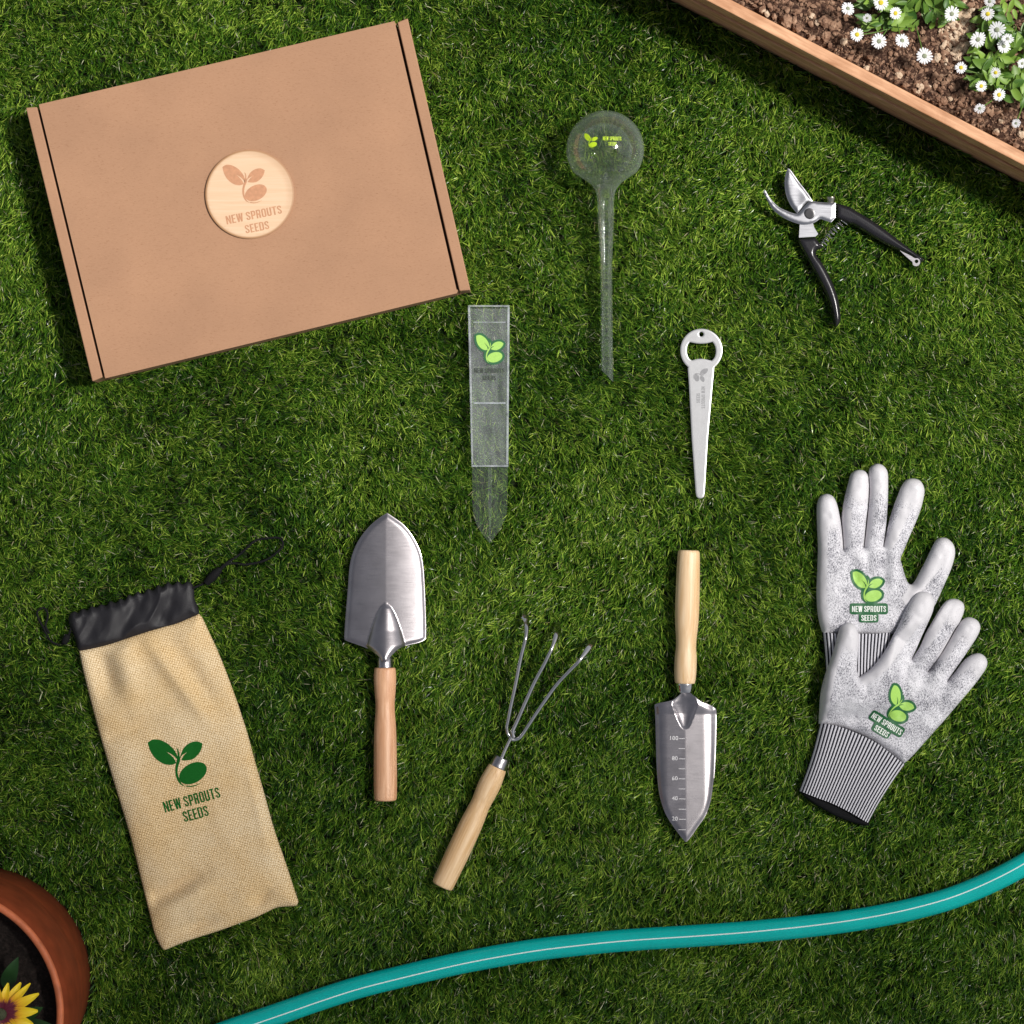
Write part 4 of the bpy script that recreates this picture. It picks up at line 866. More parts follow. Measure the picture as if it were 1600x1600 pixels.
def rrect(cx, cy, w, h, r, ang, z):
    pts = []; a0 = math.radians(ang)
    for sx, sy, s0 in ((1,1,0),(-1,1,90),(-1,-1,180),(1,-1,270)):
        for k in range(5):
            a = math.radians(s0+k*22.5); pts.append((sx*(w/2-r)+r*math.cos(a), sy*(h/2-r)+r*math.sin(a)))
    return P2([(cx+u*math.cos(a0)-v*math.sin(a0), cy-(u*math.sin(a0)+v*math.cos(a0))) for u, v in pts], z)
sheet('label_panel', [(rrect(1357.4,951.2,59.5,17.5,4,0,G+.013), 0), (rrect(1357.2,965,30.5,15.5,4,0,G+.013), .00012)], zf, M_dgreen, em, step=.003, off=.0009)
letters('lettering', [('NEW SPROUTS', (1357.4,951.4), 53, 9.2, 0, G+.013), ('SEEDS', (1357.2,965.4), 23.5, 9, 0, G+.013)], zf, M_white, em, off=.0013)
gB = thing('work_glove', P(1400,1110), 'speckled grey work glove lying on top, with a black hem on its ribbed cuff', 'glove', 'pair of grey work gloves')
b2 = slab('hand', g2w, .0016, g2z, lambda x, y, d: G-.001+lift2(x, y), M_glove, gB, attrs={'coat': coat2}, pc=glove_axes(-32), autos=80)
top2 = [(1281.5,1130.5),(1297,1132),(1312,1135.5),(1342,1147),(1370,1161),(1391,1176.5),(1414.5,1195.5)]
bot2 = [(1249,1236),(1263,1241),(1277,1246.5),(1300,1255),(1330,1270),(1344,1278.5),(1357.5,1286.5)]
cuff(gB, top2, bot2, 27, .0105, zero, G+.001)
hemp = [(1247.5,1234),(1247.5,1234),(1263,1240),(1277,1245),(1300,1253.5),(1330,1268.5),(1344,1277),(1358,1285.5),(1358,1285.5),(1357,1290.5),(1345,1289),(1330,1285),(1312,1278.5),(1295,1270),(1275,1258),(1258,1246)]
hw = P2(spline(hemp, 4), G+.004); slab('hem', hw, .0015, dome(.0065, .003, G+.0012), G-.001, M_cord, gB, autos=60)
FOOT.append((g2w, G-.004)); FOOT.append((P2(top2+bot2[::-1]), G-.004)); FOOT.append((hw, G-.004))
tg2 = surf(b2); zf2 = lambda x, y: zat(tg2, x, y, G+.013)
em = emblem_outlined('emblem', (1402,1100), .0885, -31.5, G+.013, zf2, M_dgreen, M_lgreen, gB, off=.0006)
sheet('label_panel', [(rrect(1385.3,1130.6,60,17,4,-31.5,G+.013), 0), (rrect(1377.2,1141,31,15.5,4,-31.5,G+.013), .00012)], zf2, M_dgreen, em, step=.003, off=.0009)
letters('lettering', [('NEW SPROUTS', (1385.3,1130.8), 54, 9.4, -31.5, G+.013), ('SEEDS', (1377.3,1142.2), 24, 9.2, -31.5, G+.013)], zf2, M_white, em, off=.0013)

# ------------------------------------------------------------------ garden hose
hc = [(180,1700),(260,1652),(340,1617),(400,1596),(450,1579),(505,1560),(562.5,1542),(620,1527.5),(675,1514.5),(730,1502.5),(787.5,1492),(845,1483),(900,1476.6),(950,1471.5),(1000,1467.6),(1075,1463),(1150,1457.9),(1206,1453),(1262.5,1447.3),(1320,1440),(1375,1431),(1431,1419),(1487.5,1403),(1545,1379.5),(1600,1351),(1660,1312),(1720,1268)]
zh_ = G+.0075; hs = [P(x, y, zh_) for x, y in spline(hc, 5, False)]
t = thing('garden_hose', hs[len(hs)//2], 'thick teal garden hose with a thin pale line curving across the bottom of the lawn', 'hose')
tube('hose_body', hs, .0116, M_teal, t, 36)
st = MB(); rr = .01175; sv = []; sf = []
for i, p in enumerate(hs):
    T = (hs[min(i+1, len(hs)-1)]-hs[max(i-1, 0)]).normalized(); nn = Vector((-T.y, T.x, 0)); q = i/(len(hs)-1); a0 = .12 - .38*q
    for k in range(4):
        a = a0+(k-1.5)*.033; sv.append(p+nn*(-math.sin(a)*rr)+Vector((0,0,math.cos(a)*rr+(.0002 if k in (1,2) else -.0001))))
for i in range(len(hs)-1):
    for k in range(3): sf.append((i*4+k, i*4+k+1, (i+1)*4+k+1, (i+1)*4+k))
st.add(sv, sf); st.build('stripe', M_stripe, t)
hp = [tuple(p[:2]) for p in hs]; HOSE = hp

# ------------------------------------------------------------------ raised bed: timber edging, soil, stones, daisies
zt_ = .112
a0, a1 = np.array(P(1041,-4,G)[:2]), np.array(P(1600,287,G)[:2]); dr = (a1-a0)/np.linalg.norm(a1-a0); nr = np.array([-dr[1], dr[0]])
if nr[1] < 0: nr = -nr
dr3 = Vector((*dr, 0)); nr3 = Vector((*nr, 0)); o0 = Vector((*a0, 0))
# distance outwards of the top face's outer edge, from the picture
q = np.array(P(1435,171,zt_)[:2]); shift = float(np.dot(q-a0, nr)); q = np.array(P(1439,158.5,zt_)[:2]); wtop = max(.011, float(np.dot(q-a0, nr))-shift)
edg = thing('bed_edging', o0+dr3*.2, 'reddish timber board edging along the raised flower bed', 'garden edging')
def board(name, z0, z1, n0, n1, l0=-.75, l1=1.15):
    mb = MB(); c = o0+dr3*((l0+l1)/2)+nr3*((n0+n1)/2)+Vector((0,0,(z0+z1)/2))
    ax = nr3*((n1-n0)/2); ay = Vector((0,0,(z1-z0)/2)); az = dr3*((l1-l0)/2)
    mb.box(c, ax, ay, az); return bevel(mb.build(name, M_bed, edg, smooth=False), .0012, 2)
board('lower_board', -.01, .058, shift, shift+wtop+.004)
board('batten', .0585, .0665, shift+.0065, shift+wtop)
board('middle_board', .067, .080, shift+.0012, shift+wtop+.002)
board('batten', .0805, .0875, shift+.0070, shift+wtop)
board('cap_board', .088, zt_, shift-.0010, shift+wtop)
n_in = shift+wtop+.004
FOOT.append(([tuple((o0+dr3*l+nr3*n)[:2]) for l, n in ((-.8,shift-.001),(1.2,shift-.001),(1.2,1.2),(-.8,1.2))], -1))
zs = .094
NU, NV = 300, 150; sv = []; us = np.linspace(-.45, 1.0, NU); vs = np.concatenate([np.linspace(0, .42, NV-12), np.linspace(.43, .95, 12)])
UU, VV = np.meshgrid(us, vs); XX = o0.x+dr[0]*UU+nr[0]*(n_in+VV-.002); YY = o0.y+dr[1]*UU+nr[1]*(n_in+VV-.002)
def soilh(x, y):
    return zs-.004+.012*(vnoise(x, y, .05, 31)-.5)+.008*(vnoise(x, y, .018, 32)-.5)+.006*(vnoise(x, y, .007, 33)-.3)+.0035*(vnoise(x, y, .003, 34)-.5)
ZZ = soilh(XX, YY)-.004*np.exp(-VV/.008)
sv = np.column_stack([XX.ravel(), YY.ravel(), ZZ.ravel()]); sf = [(j*NU+i, j*NU+i+1, (j+1)*NU+i+1, (j+1)*NU+i) for j in range(NV-1) for i in range(NU-1)]
tag(mesh('bed_soil', sv, sf, M_soil, smooth=True), kind='structure')
ICO = None
def ico(sub=1):
    import bmesh
    bm = bmesh.new(); bmesh.ops.create_icosphere(bm, subdivisions=sub, radius=1); v = np.array([q.co[:] for q in bm.verts]); f = [tuple(q.index for q in p.verts) for p in bm.faces]; bm.free(); return v, f
iv, if_ = ico(1); iv2, if2 = ico(2); iv3, if3 = ico(3)
cv = []; cf = []
def crumbs(n, fx, zfun, rmin, rmax, power=2.5, lumps=None):
    V_ = []; F_ = []; k0 = 0
    while n > 0:
        x, y = fx(); n -= 1
        r = rmin+(rmax-rmin)*random.random()**power
        s_ = np.array([r*random.uniform(.7,1.3), r*random.uniform(.7,1.3), r*random.uniform(.6,1)]); jit = 1+(RNG.random(len(iv))[:,None]-.5)*.95
        a = random.random()*6.28; R = np.array([[math.cos(a),-math.sin(a),0],[math.sin(a),math.cos(a),0],[0,0,1]])
        p = (iv*jit*s_)@R.T; V_.append(p+np.array([x, y, float(zfun(np.array([x]), np.array([y]))[0])+r*.3])); F_ += [tuple(q_+k0 for q_ in t_) for t_ in if_]; k0 += len(iv)
    return np.vstack(V_), F_
def bedpt():
    while True:
        u = random.uniform(-.05, .52); v = random.uniform(.001, .34); x = o0.x+dr[0]*u+nr[0]*(n_in+v); y = o0.y+dr[1]*u+nr[1]*(n_in+v)
        if y < .66 and x < .70: return x, y
V_, F_ = crumbs(11000, bedpt, soilh, .0006, .0034, 3.0)
tag(mesh('soil_crumbs', V_, F_, M_crumb, smooth=False), kind='stuff')
# a patch of pale grit between the plants
def gritpt():
    px, py = random.gauss(1500, 14), random.gauss(48, 26); q = P(px, py, zs); return q.x, q.y
V_, F_ = crumbs(420, gritpt, soilh, .0008, .0030, 1.6)
tag(mesh('grit', V_, F_, M_stone, smooth=False), kind='stuff')
for k, (px, py, r) in enumerate([(1440,136,5.5),(1436,143,4),(1474,157,8),(1485,154,4),(1453,135,3),(1564,190,4),(1192,16,5),(1198,22,4),(1268,25,4),(1277,36,5),(1228,33,9),(1245,45,8),(1289,34,10),(1300,42,7),(1354,107,4.5),(1464,90,6),(1434,133,3.4),(1556,206,5),(1596,210,6),(1318,64,6),(1290,58,7),(1404,118,5)]):
    q = P(px, py, zs); z = float(soilh(np.array([q.x]), np.array([q.y]))[0]); rr = r*PXM
    v = iv3.copy(); nzv = np.array([noise.noise(Vector(p)*1.6+Vector((k*3.1,0,0))) for p in v]); nz2 = np.array([noise.noise(Vector(p)*4+Vector((k*5.1,3,0))) for p in v]); v = v*(1+.38*nzv[:,None]+.22*nz2[:,None])*np.array([rr*random.uniform(.85,1.2), rr*random.uniform(.8,1.05), rr*.7])
    a = random.random()*3; R = np.array([[math.cos(a),-math.sin(a),0],[math.sin(a),math.cos(a),0],[0,0,1]]); v = v@R.T+np.array([q.x, q.y, z+rr*.3])
    big = r >= 7
    o = mesh('soil_clod' if big else 'stone', v, if3, M_crumb if big else M_stone, smooth=False, loc=(q.x, q.y, z))
    if big: tag(o, 'rounded brown clod of dry earth on the flower bed soil', 'soil clod', 'earth clods in the flower bed')
    else: tag(o, 'small pale tan stone on the flower bed soil', 'stone', 'pale stones in the flower bed')

def leaf(mb, base, dirv, length, width, curl=.25, tone=None, tones=None, up=Vector((0,0,1)), roll=0):
    d = dirv.normalized(); s_ = d.cross(up).normalized(); nn = s_.cross(d); s_ = (s_*math.cos(roll)+nn*math.sin(roll)); nn = s_.cross(d); v = []; n = 7
    for i in range(n+1):
        q = i/n; w = width*math.sin(math.pi*min(1, q**.8*.97+.03))**.8*.5+.0002; c0 = base+d*length*q+nn*(length*curl*(math.sin(q*2.6)*.5))
        v += [c0-s_*w+nn*w*.35, c0, c0+s_*w+nn*w*.35]
    f = []
    for i in range(n):
        a = i*3; f += [(a, a+1, a+4, a+3), (a+1, a+2, a+5, a+4)]
    mb.add(v, f)
    if tones is not None: tones += [tone]*len(v)
def petal_ring(n, r0, r1, w, lift=.0006, rows=1, jit=.06):
    mb = MB()
    for row in range(rows):
        for k in range(n):
            a = 2*math.pi*(k+.5*row)/n+random.uniform(-jit, jit); R1 = r1*random.uniform(.88, 1.04)*(1-.06*row); d = Vector((math.cos(a), math.sin(a), 0)); s_ = Vector((-math.sin(a), math.cos(a), 0)); v = []
            prof = [(0,.35),(.35,.8),(.7,1),(.9,.85),(1,.35)]; zj = random.uniform(-.0004,.0004)
            for q, ww in prof:
                c0 = d*(r0+(R1-r0)*q)+Vector((0,0,lift*math.sin(q*2.4)+zj+row*.0005)); v += [c0-s_*w*ww*.5, c0+Vector((0,0,.0002)), c0+s_*w*ww*.5]
            f = []
            for i in range(len(prof)-1):
                b = i*3; f += [(b, b+1, b+4, b+3), (b+1, b+2, b+5, b+4)]
            mb.add(v, f)
    return mb
FLOW = {}
def daisy_meshes():
    for i in range(3):
        mb = petal_ring(random.choice((15,17,18)), .0014, .0086, .0019, rows=1); o = mb.build('flower', M_petalw, None, smooth=True); FLOW[i] = o.data; bpy.data.objects.remove(o)
    for nm, mt in (('y', M_disc), ('g', M_discg)):
        v = iv2*np.array([.0029,.0029,.0013]); o = mesh('disc', v, if2, mt, None); FLOW[nm] = o.data; bpy.data.objects.remove(o)
daisy_meshes()
def daisy(parent, px, py, r, col, z, base):
    """flower head (petals) with its disc as sub-part, and a stem running down to the plant's heart"""
    q = P(px, py, z); o = bpy.data.objects.new('flower', FLOW[random.randrange(3)]); COL.objects.link(o); o.parent = parent
    o.location = q-wloc(parent); s_ = r/4.85*S(z)/.0084; o.scale = (s_, s_, s_); o.rotation_euler = (random.uniform(-.42,.42), random.uniform(-.42,.42), random.random()*6)
    d = bpy.data.objects.new('flower_disc', FLOW[col]); COL.objects.link(d); d.parent = o; d.location = (0,0,.0006); k = 1.0 if col == 'y' else .85; d.scale = (k, k, k)
    b = Vector(base); m = (q+b)/2+Vector((random.uniform(-.01,.01), random.uniform(-.01,.01), .002)); pts = [tuple(p) for p in spline([tuple(b), tuple(b*.6+m*.4+Vector((0,0,.01))), tuple(m), tuple(q+Vector((0,0,-.004))), tuple(q+Vector((0,0,-.0006)))], 4, False)]
    tube('stem', pts, .00065, M_stem, parent, 6)
def c6(x, y): return (1270+x/4.848, y/4.848)
def clump(parent, areas, n, zlo, zhi, lmin, lmax):
    mb = MB(); tones = []
    for _ in range(n):
        (cx, cy, rx, ry) = random.choice(areas); a = random.random()*6.283; rr = math.sqrt(random.random())*1.05; px, py = cx+rx*rr*math.cos(a), cy+ry*rr*math.sin(a)
        z = random.uniform(zlo, zhi)*(1-.35*rr)+zs*.35*rr; q = P(px, py, z); out = Vector((q.x-P(cx,cy,z).x, q.y-P(cx,cy,z).y, 0)); dd = Vector((math.cos(a), math.sin(a), 0))+Vector((random.uniform(-.8,.8), random.uniform(-.8,.8), random.uniform(-.25,.35)))
        Lf = random.uniform(lmin, lmax); leaf(mb, q, dd, Lf, Lf*random.uniform(.32,.5), random.uniform(-.1,.35), random.random(), tones, roll=random.uniform(-.5,.5))
    mb.build('leaves', M_leaf, parent, True, attrs={'tone': tones})
pl = [('leafy daisy plant with open white flowers nearest the box end of the bed', [(1395,5,45,26),(1440,20,38,30),(1385,35,24,14),(1460,0,28,20)], 150, (1412,8),
       [(265,65,55,'g'),(515,20,58,'y'),(412,137,36,'g'),(625,100,50,'y'),(335,262,52,'y'),(500,312,62,'g'),(676,308,60,'g'),(845,424,65,'g'),(1052,105,60,'g')]),
      ('daisy plant with crowded white flowers and broad leaves at the upper right corner', [(1580,30,32,40),(1560,62,28,20),(1600,60,30,30),(1548,40,12,14)], 130, (1582,40),
       [(1340,10,45,'g'),(1325,105,52,'y'),(1395,225,68,'g'),(1475,295,48,'g'),(1250,298,65,'g'),(1445,350,58,'g'),(1585,480,40,'g')]),
      ('daisy plant with small yellow-centred flowers beside the right edge, above the board corner', [(1585,110,30,38),(1555,95,26,16),(1545,125,20,22),(1600,140,20,30)], 130, (1578,115),
       [(1122,512,46,'y'),(1385,550,42,'y'),(1275,652,45,'y'),(1410,718,50,'y'),(1265,822,44,'g'),(1540,935,36,'g')])]
for lab, areas, n, hb, fl in pl:
    b = P(*hb, zs-.006); t = thing('daisy_plant', b, lab, 'daisy plant', 'daisies in the flower bed')
    clump(t, areas, n, zs+.002, zs+.028, .009, .021)
    for x, y, r, col in fl: daisy(t, *c6(x, y), r, col, zs+random.uniform(.026,.04), b)

# ------------------------------------------------------------------ terracotta pot with a yellow flower
zp = .25
b0 = P(-48,1525,G); t0 = P(-100,1585,zp)
cx_, cy_ = t0.x, t0.y; rt = 195*S(zp); rb = 190*S(G)
c0 = Vector(((b0.x+t0.x)/2, (b0.y+t0.y)/2, 0)); 
pot = thing('flower_pot', Vector((t0.x, t0.y, G)), 'terracotta flower pot cut off by the lower left corner of the picture', 'flower pot')
def potlathe(name, prof, mat, n=160):
    """prof: (z, radius, centre blend 0 bottom .. 1 top)"""
    v = []; 
    for z, r, k in prof:
        cx = b0.x*(1-k)+t0.x*k; cy = b0.y*(1-k)+t0.y*k
        v += [(cx+r*math.cos(2*math.pi*j/n), cy+r*math.sin(2*math.pi*j/n), z) for j in range(n)]
    m = len(prof); f = [(i*n+j, i*n+(j+1)%n, (i+1)*n+(j+1)%n, (i+1)*n+j) for i in range(m-1) for j in range(n)]
    return mesh(name, v, f, mat, pot, True, None, None, 50)
rB = .1265
potlathe('pot_wall', [(-.002,rB-.010,.99),(.0,rB-.008,1),(.10,rB-.004,1),(.150,rB-.002,1),(.152,rB+.0,1)], M_terra)
potlathe('rim_band', [(.152,rB-.001,1),(.153,rB+.0025,1),(.158,rB+.0035,1),(.20,rB+.0035,1),(.238,rB+.002,1),(.242,rB,1),(.2455,rB-.0035,1)], M_terra)
potlathe('rim_lip', [(.2450,rB-.0030,1),(.2490,rB-.0026,1),(.2510,rB-.0045,1),(.2510,rB-.0075,1),(.2490,rB-.0095,1),(.243,rB-.0105,1),(.20,rB-.0125,1)], M_lip)
FOOT.append(([(t0.x+(rB-.006)*math.cos(2*math.pi*k/64), t0.y+(rB-.006)*math.sin(2*math.pi*k/64)) for k in range(64)], -1))
zps = .222
rs = rB-.0116; rg = np.linspace(0, 1, 60); v = []; n = 160
for r in rg:
    for j in range(n):
        a = 2*math.pi*j/n; x = t0.x+r*rs*math.cos(a); y = t0.y+r*rs*math.sin(a); v.append((x, y, zps))
v = np.array(v); v[:,2] += .010*(vnoise(v[:,0], v[:,1], .02, 41)-.5)+.006*(vnoise(v[:,0], v[:,1], .006, 42)-.5)+.003*(vnoise(v[:,0], v[:,1], .0025, 43)-.5)
f = [(i*n+j, i*n+(j+1)%n, (i+1)*n+(j+1)%n, (i+1)*n+j) for i in range(59) for j in range(n)]
f = [tuple(q_[::-1]) for q_ in f]
tag(mesh('potting_soil', v, f, M_potsoil, smooth=True, loc=(t0.x, t0.y, zps)), kind='stuff')
zf_ = .262; fc = P(2.5,1583,zf_)
fl = thing('yellow_flower', Vector((fc.x, fc.y, zps)), 'yellow daisy-like flower with maroon heart growing in the pot', 'flower')
c5b = lambda x, y: (x/13.33, 1480+y/13.33)
tips = [((180,740),13),((440,730),14),((640,745),11),((815,960),15),((795,1320),17),((700,1600),17),((420,1780),15),((120,1900),15),((-200,1880),15),((-480,1720),15),((-660,1500),15),((-690,1220),15),((-560,950),15),((-300,780),15),((-60,760),13)]
for (tx, ty), w in tips:
    tp_ = P(*c5b(tx, ty), zf_+random.uniform(-.002,.003)); d = tp_-fc; Ln = d.length; d.normalize(); s_ = Vector((-d.y, d.x, 0)).normalized(); v = []; pc = []; n = 10
    nn = d.cross(s_)
    for i in range(n+1):
        q_ = i/n; ww = w*PXM*.5*(math.sin(math.pi*min(1, .12+q_*.84))**.75); c0 = fc+d*Ln*q_+Vector((0,0,.004*math.sin(q_*2.8)))
        for k in (-1,-.5,0,.5,1):
            v.append(c0+s_*ww*k+Vector((0,0,.0014*abs(k)-.0003*(k == 0)))); pc.append((q_, k*.5, 0))
    ff = [(i*5+k, i*5+k+1, (i+1)*5+k+1, (i+1)*5+k) for i in range(n) for k in range(4)]
    mesh('petal', v, ff, M_rud, fl, True, pc)
v = iv2*np.array([.0072,.0072,.0055])+np.array([fc.x-.001, fc.y-.001, fc.z+.001]); mesh('flower_centre', v, if2, M_rudc, fl)
tube('stem', [Vector((fc.x-.006, fc.y-.004, zps-.004)), Vector((fc.x-.003, fc.y-.002, zps+.02)), Vector((fc.x, fc.y, zf_-.001))], .0016, M_stem, fl, 8)
for (bx_, by_), (ex, ey), w in (((8,1545),(27,1500),22),((-22,1560),(-4,1485),24),((30,1590),(64,1575),20),((40,1600),(84,1604),22),((-20,1600),(-60,1640),22),((0,1610),(30,1660),22),((-30,1570),(-80,1560),22)):
    a = P(bx_, by_, zf_-.022); b = P(ex, ey, zf_-.012); mb = MB(); tn = []
    leaf(mb, a, b-a, (b-a).length*1.15, w*PXM, .3, random.random(), tn); mb.build('leaf', M_potleaf, fl, True, attrs={'tone': tn})

# ------------------------------------------------------------------ grass
def m_grass():
    m, nt, o = newmat('turf_blade'); b = N(nt, 'ShaderNodeBsdfPrincipled'); b.inputs['Roughness'].default_value = .28; b.inputs['Specular IOR Level'].default_value = .5
    a = N(nt, 'ShaderNodeAttribute', attribute_name='tone')
    r = ramp(nt, [(0, (.010,.038,.006)), (.28, (.040,.118,.010)), (.58, (.120,.250,.018)), (.93, (.44,.60,.085)), (.95, (.24,.20,.07)), (1, (.62,.64,.42))]); L(nt, a, 'Fac', r, 0); L(nt, r, 0, b, 'Base Color')
    t_ = N(nt, 'ShaderNodeBsdfTranslucent'); L(nt, r, 0, t_, 0); mx = N(nt, 'ShaderNodeMixShader'); mx.inputs[0].default_value = .14
    L(nt, b, 0, mx, 1); L(nt, t_, 0, mx, 2); L(nt, mx, 0, o, 0); return m
M_grass = m_grass()
def grass():
    R = RNG
    def tufts(x0, x1, sp):
        k = int((x1-x0)/sp); gx, gy = np.meshgrid(np.linspace(x0, x1, k), np.linspace(x0, x1, k)); gx = gx.ravel()+R.normal(0, sp*.35, k*k); gy = gy.ravel()+R.normal(0, sp*.35, k*k); return gx, gy
    gx, gy = tufts(-.575, .575, .0054); nb = 12
    ox, oy = tufts(-1.1, 1.1, .0100); kk = (np.abs(ox) > .575)|(np.abs(oy) > .575); ox, oy = ox[kk], oy[kk]
    tx = np.concatenate([gx, ox]); ty = np.concatenate([gy, oy]); outer = np.concatenate([np.zeros(len(gx)), np.ones(len(ox))])
    ttone = R.random(len(tx)); tl = R.random(len(tx)); ta = R.normal(0, 1, len(tx))
    X = np.repeat(tx, nb); Y = np.repeat(ty, nb); O = np.repeat(outer, nb); TT = np.repeat(ttone, nb); TL = np.repeat(tl, nb); TA = np.repeat(ta, nb); n = len(X)
    X = X+R.normal(0, .0013, n); Y = Y+R.normal(0, .0013, n)
    keep = np.ones(n, bool); cap = np.full(n, 1.0)
    for poly, zc_, *hl in FOOT:
        p = np.array(poly); x0, y0 = p.min(0)-.001; x1, y1 = p.max(0)+.001; c = (X > x0)&(X < x1)&(Y > y0)&(Y < y1); idx = np.nonzero(c)[0]
        if not len(idx): continue
        ins = inside(X[idx], Y[idx], poly)
        for h_ in hl: ins &= ~(inside(X[idx], Y[idx], h_) & (edist(X[idx], Y[idx], h_) > .0008))
        j = idx[ins]
        if zc_ < 0: keep[j] = False
        else: cap[j] = np.minimum(cap[j], zc_)
    near = np.nonzero((Y < -.28))[0]; d = edist(X[near], Y[near], HOSE, False); cap[near[d < .0085]] = np.minimum(cap[near[d < .0085]], .004)
    X, Y, O, TT, TL, TA, cap = [q[keep] for q in (X, Y, O, TT, TL, TA, cap)]; n = len(X)
    # direction the pile leans: patches
    nap = -.75-.85*np.clip((X+.53)/1.0, 0, 1)+2.0*(vnoise(X, Y, .20, 51)-.5)+1.3*(vnoise(X, Y, .045, 52)-.5)
    ang = nap+TA*.42+R.normal(0, .60, n)
    Ln = R.uniform(.0115, .0205, n)*(1+.25*(TL-.5))*(1+.25*O)
    lean = np.clip(R.normal(.55, .27, n)+.45*(vnoise(X, Y, .03, 53)-.5), .05, 1.25)       # tilt at the root (rad)
    bend = np.abs(R.normal(.40, .30, n))
    wid = R.uniform(.00060, .00115, n)*(1+.3*O)
    roll = R.normal(0, .6, n)
    seg = 4; ts = np.linspace(0, 1, seg+1); cs = []; th = lean.copy(); hx = np.zeros(n); hz = np.zeros(n); cs.append((hx.copy(), hz.copy(), th.copy()))
    for i in range(seg):
        hx = hx+np.sin(th)*Ln/seg; hz = hz+np.cos(th)*Ln/seg; th = np.minimum(th+bend/seg*1.3, 2.0); cs.append((hx.copy(), hz.copy(), th.copy()))
    zmax = np.max([c_[1] for c_ in cs], axis=0); sq_ = np.where(zmax > cap, np.maximum(cap, .001)/zmax, 1.0)
    # clamp the tallest blades so that nothing stands above the mat
    lim = .0150+.0035*R.random(n)+.0035*(R.random(n) < .12); sq_ = np.minimum(sq_, lim/zmax)
    ca, sa = np.cos(ang), np.sin(ang); V = np.empty((n, 2*seg+1, 3), np.float32)
    for i, (hx, hz, th) in enumerate(cs):
        cx = X+ca*hx; cy = Y+sa*hx; cz = hz*sq_+.0005
        if i == seg: V[:, 2*seg, 0] = cx; V[:, 2*seg, 1] = cy; V[:, 2*seg, 2] = cz; break
        w = wid*(1-.55*(i/seg)**2)*.5
        # width vector: horizontal perpendicular, rolled about the blade
        px, py = -sa, ca; ux = -ca*np.cos(th); uy = -sa*np.cos(th); uz = np.sin(th)
        rr = roll*(i/seg+.3); cr, sr = np.cos(rr), np.sin(rr)
        wx = px*cr+ux*sr; wy = py*cr+uy*sr; wz = uz*sr*np.minimum(1, sq_)
        V[:, 2*i, 0] = cx-wx*w; V[:, 2*i, 1] = cy-wy*w; V[:, 2*i, 2] = cz-wz*w
        V[:, 2*i+1, 0] = cx+wx*w; V[:, 2*i+1, 1] = cy+wy*w; V[:, 2*i+1, 2] = cz+wz*w
    nv = 2*seg+1; base = (np.arange(n)*nv)[:, None]
    quads = np.array([[2*i, 2*i+1, 2*i+3, 2*i+2] for i in range(seg-1)]).ravel(); tri = np.array([2*seg-2, 2*seg-1, 2*seg])
    li = np.concatenate([base+quads[None], base+tri[None]], axis=1).astype(np.int32).ravel()
    per = np.array([4]*(seg-1)+[3]); tot = np.tile(per, n); st_ = np.concatenate([[0], np.cumsum(tot)[:-1]]).astype(np.int32)
    me = bpy.data.meshes.new('grass'); me.vertices.add(n*nv); me.vertices.foreach_set('co', V.ravel()); me.loops.add(len(li)); me.loops.foreach_set('vertex_index', li)
    me.polygons.add(len(tot)); me.polygons.foreach_set('loop_start', st_); me.polygons.foreach_set('use_smooth', np.ones(len(tot), bool))
    me.update(calc_edges=True)
    tone = np.clip(.40+.46*(TT-.5)+R.normal(0, .25, n)+.28*(vnoise(X, Y, .09, 54)-.5), 0, .93); dry_glint = R.random(n) < .035; tone[dry_glint] = R.uniform(.95, 1, dry_glint.sum())  # a few dry blades; the palest carry glints put into the colour
    at = me.attributes.new('tone', 'FLOAT', 'POINT'); at.data.foreach_set('value', np.repeat(tone, nv).astype(np.float32))
    me.materials.append(M_grass); o = bpy.data.objects.new('grass', me); COL.objects.link(o); tag(o, kind='stuff'); print('blades', n)
grass()

# ------------------------------------------------------------------ a tree added out of view; its crown takes sun off the bottom of the lawn
EL, AZ = 58, 9
sd = Vector((math.cos(math.radians(EL))*math.cos(math.radians(AZ)), math.cos(math.radians(EL))*math.sin(math.radians(AZ)), math.sin(math.radians(EL))))
cc = Vector((-.22,-1.14,0))+sd*5.4
tree = thing('added_shade_tree', (cc.x+.15, cc.y-.1, 0), 'unseen leafy tree added beyond the right-hand side to shade the bottom of the lawn', 'tree')
tb = Vector((cc.x+.15, cc.y-.1, 0)); tp = Vector((cc.x, cc.y, cc.z-.35))
tube('trunk', [tuple(p) for p in spline([tuple(tb+Vector((0,0,-.05))), tuple(tb*.6+tp*.4+Vector((.06,.05,0))), tuple(tp)], 6, False)], [.11-.006*k for k in range(13)], M_bed, tree, 14)
lm = MB()
for k in range(11):
    a = k*2.4; e = cc+Vector((math.cos(a)*.75, math.sin(a)*.75, random.uniform(-.3,.5))); s0 = tp+Vector((0,0,-.35+.05*k)); lm.tube([s0, (s0+e)/2+Vector((0,0,.12)), e], [.03,.018,.006], 6)
lm.build('limbs', M_bed, tree)
lb = MB(); tn = []
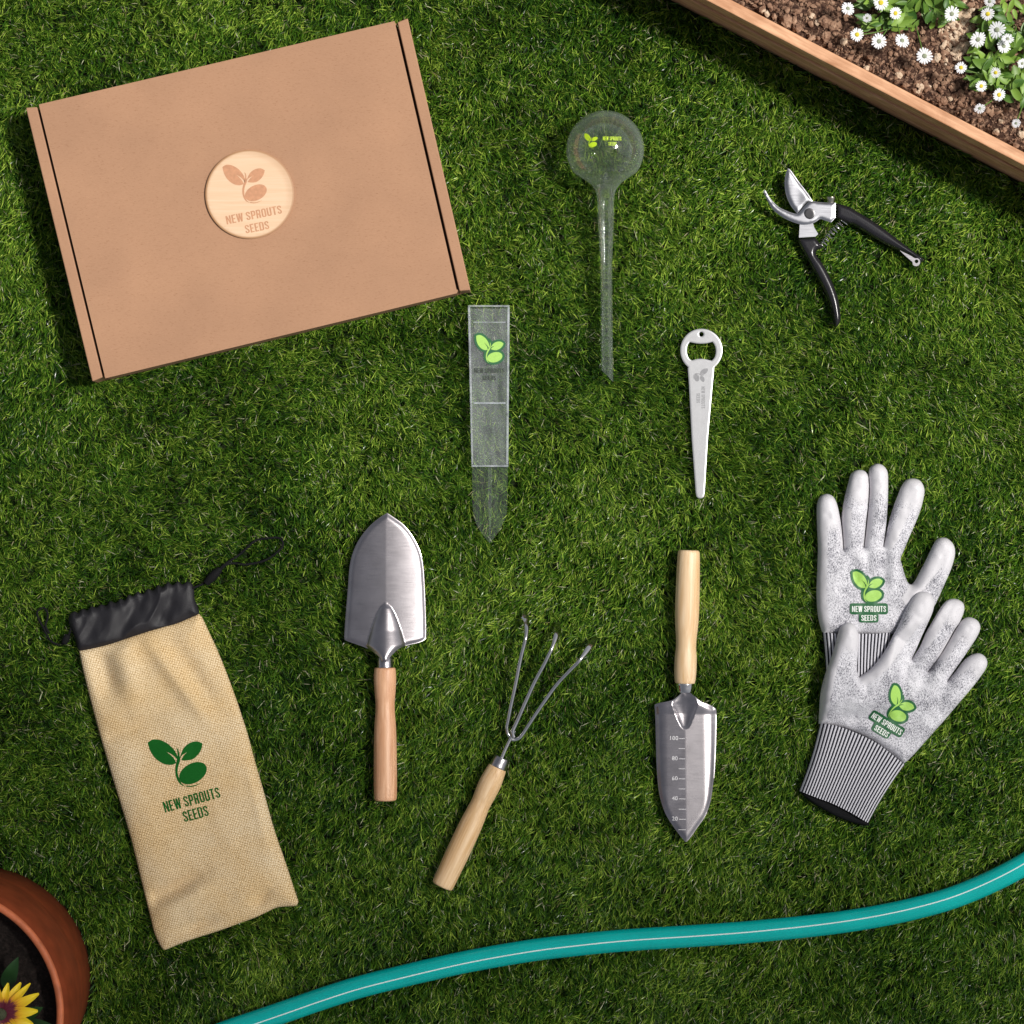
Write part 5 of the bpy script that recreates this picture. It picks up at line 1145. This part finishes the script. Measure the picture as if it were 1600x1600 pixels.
for k in range(3200):
    while True:
        p = Vector((random.uniform(-1,1), random.uniform(-1,1), random.uniform(-1,1)))
        if p.length < 1: break
    p = Vector((p.x*1.4, p.y*1.1, p.z*.6)); d = Vector((random.uniform(-1,1), random.uniform(-1,1), random.uniform(-.6,.3)))
    leaf(lb, cc+p, d, random.uniform(.055,.09), random.uniform(.03,.045), .2, random.random(), tn, roll=random.uniform(-.8,.8))
lb.build('crown', M_leaf, tree, True, attrs={'tone': tn})

# ------------------------------------------------------------------ camera, sun and sky
cam = bpy.data.cameras.new('camera'); co = bpy.data.objects.new('camera', cam); COL.objects.link(co); co.location = (0, 0, H); co.rotation_euler = (0,0,0)
cam.sensor_width = 36; cam.sensor_fit = 'HORIZONTAL'; cam.lens = 36*(H-G)/W; cam.clip_start = .1; cam.clip_end = 200; sc.camera = co
sl = bpy.data.lights.new('sun', 'SUN'); sl.energy = 4.3; sl.angle = math.radians(6); sl.color = (1, .965, .91)
so = bpy.data.objects.new('sun', sl); COL.objects.link(so); so.rotation_euler = sd.to_track_quat('Z', 'Y').to_euler(); so.location = (2, 1.5, 3)
wd = bpy.data.worlds.new('World'); sc.world = wd; wd.use_nodes = True; nt = wd.node_tree; nt.nodes.clear()
sk = nt.nodes.new('ShaderNodeTexSky'); sk.sky_type = 'NISHITA'; sk.sun_disc = False; sk.sun_elevation = math.radians(EL); sk.sun_rotation = math.radians(90-AZ); sk.air_density = 1; sk.dust_density = 2.5
hs_ = nt.nodes.new('ShaderNodeHueSaturation'); hs_.inputs['Saturation'].default_value = .35
bg = nt.nodes.new('ShaderNodeBackground'); bg.inputs['Strength'].default_value = .075; ow = nt.nodes.new('ShaderNodeOutputWorld')
nt.links.new(sk.outputs[0], hs_.inputs['Color']); nt.links.new(hs_.outputs[0], bg.inputs[0]); nt.links.new(bg.outputs[0], ow.inputs[0])
vs_ = sc.view_settings; vs_.view_transform = 'Standard'; vs_.look = 'None'; vs_.gamma = 1; vs_.exposure = 0; vs_.use_curve_mapping = False
sc.cycles.transparent_max_bounces = 16; sc.cycles.max_bounces = 8
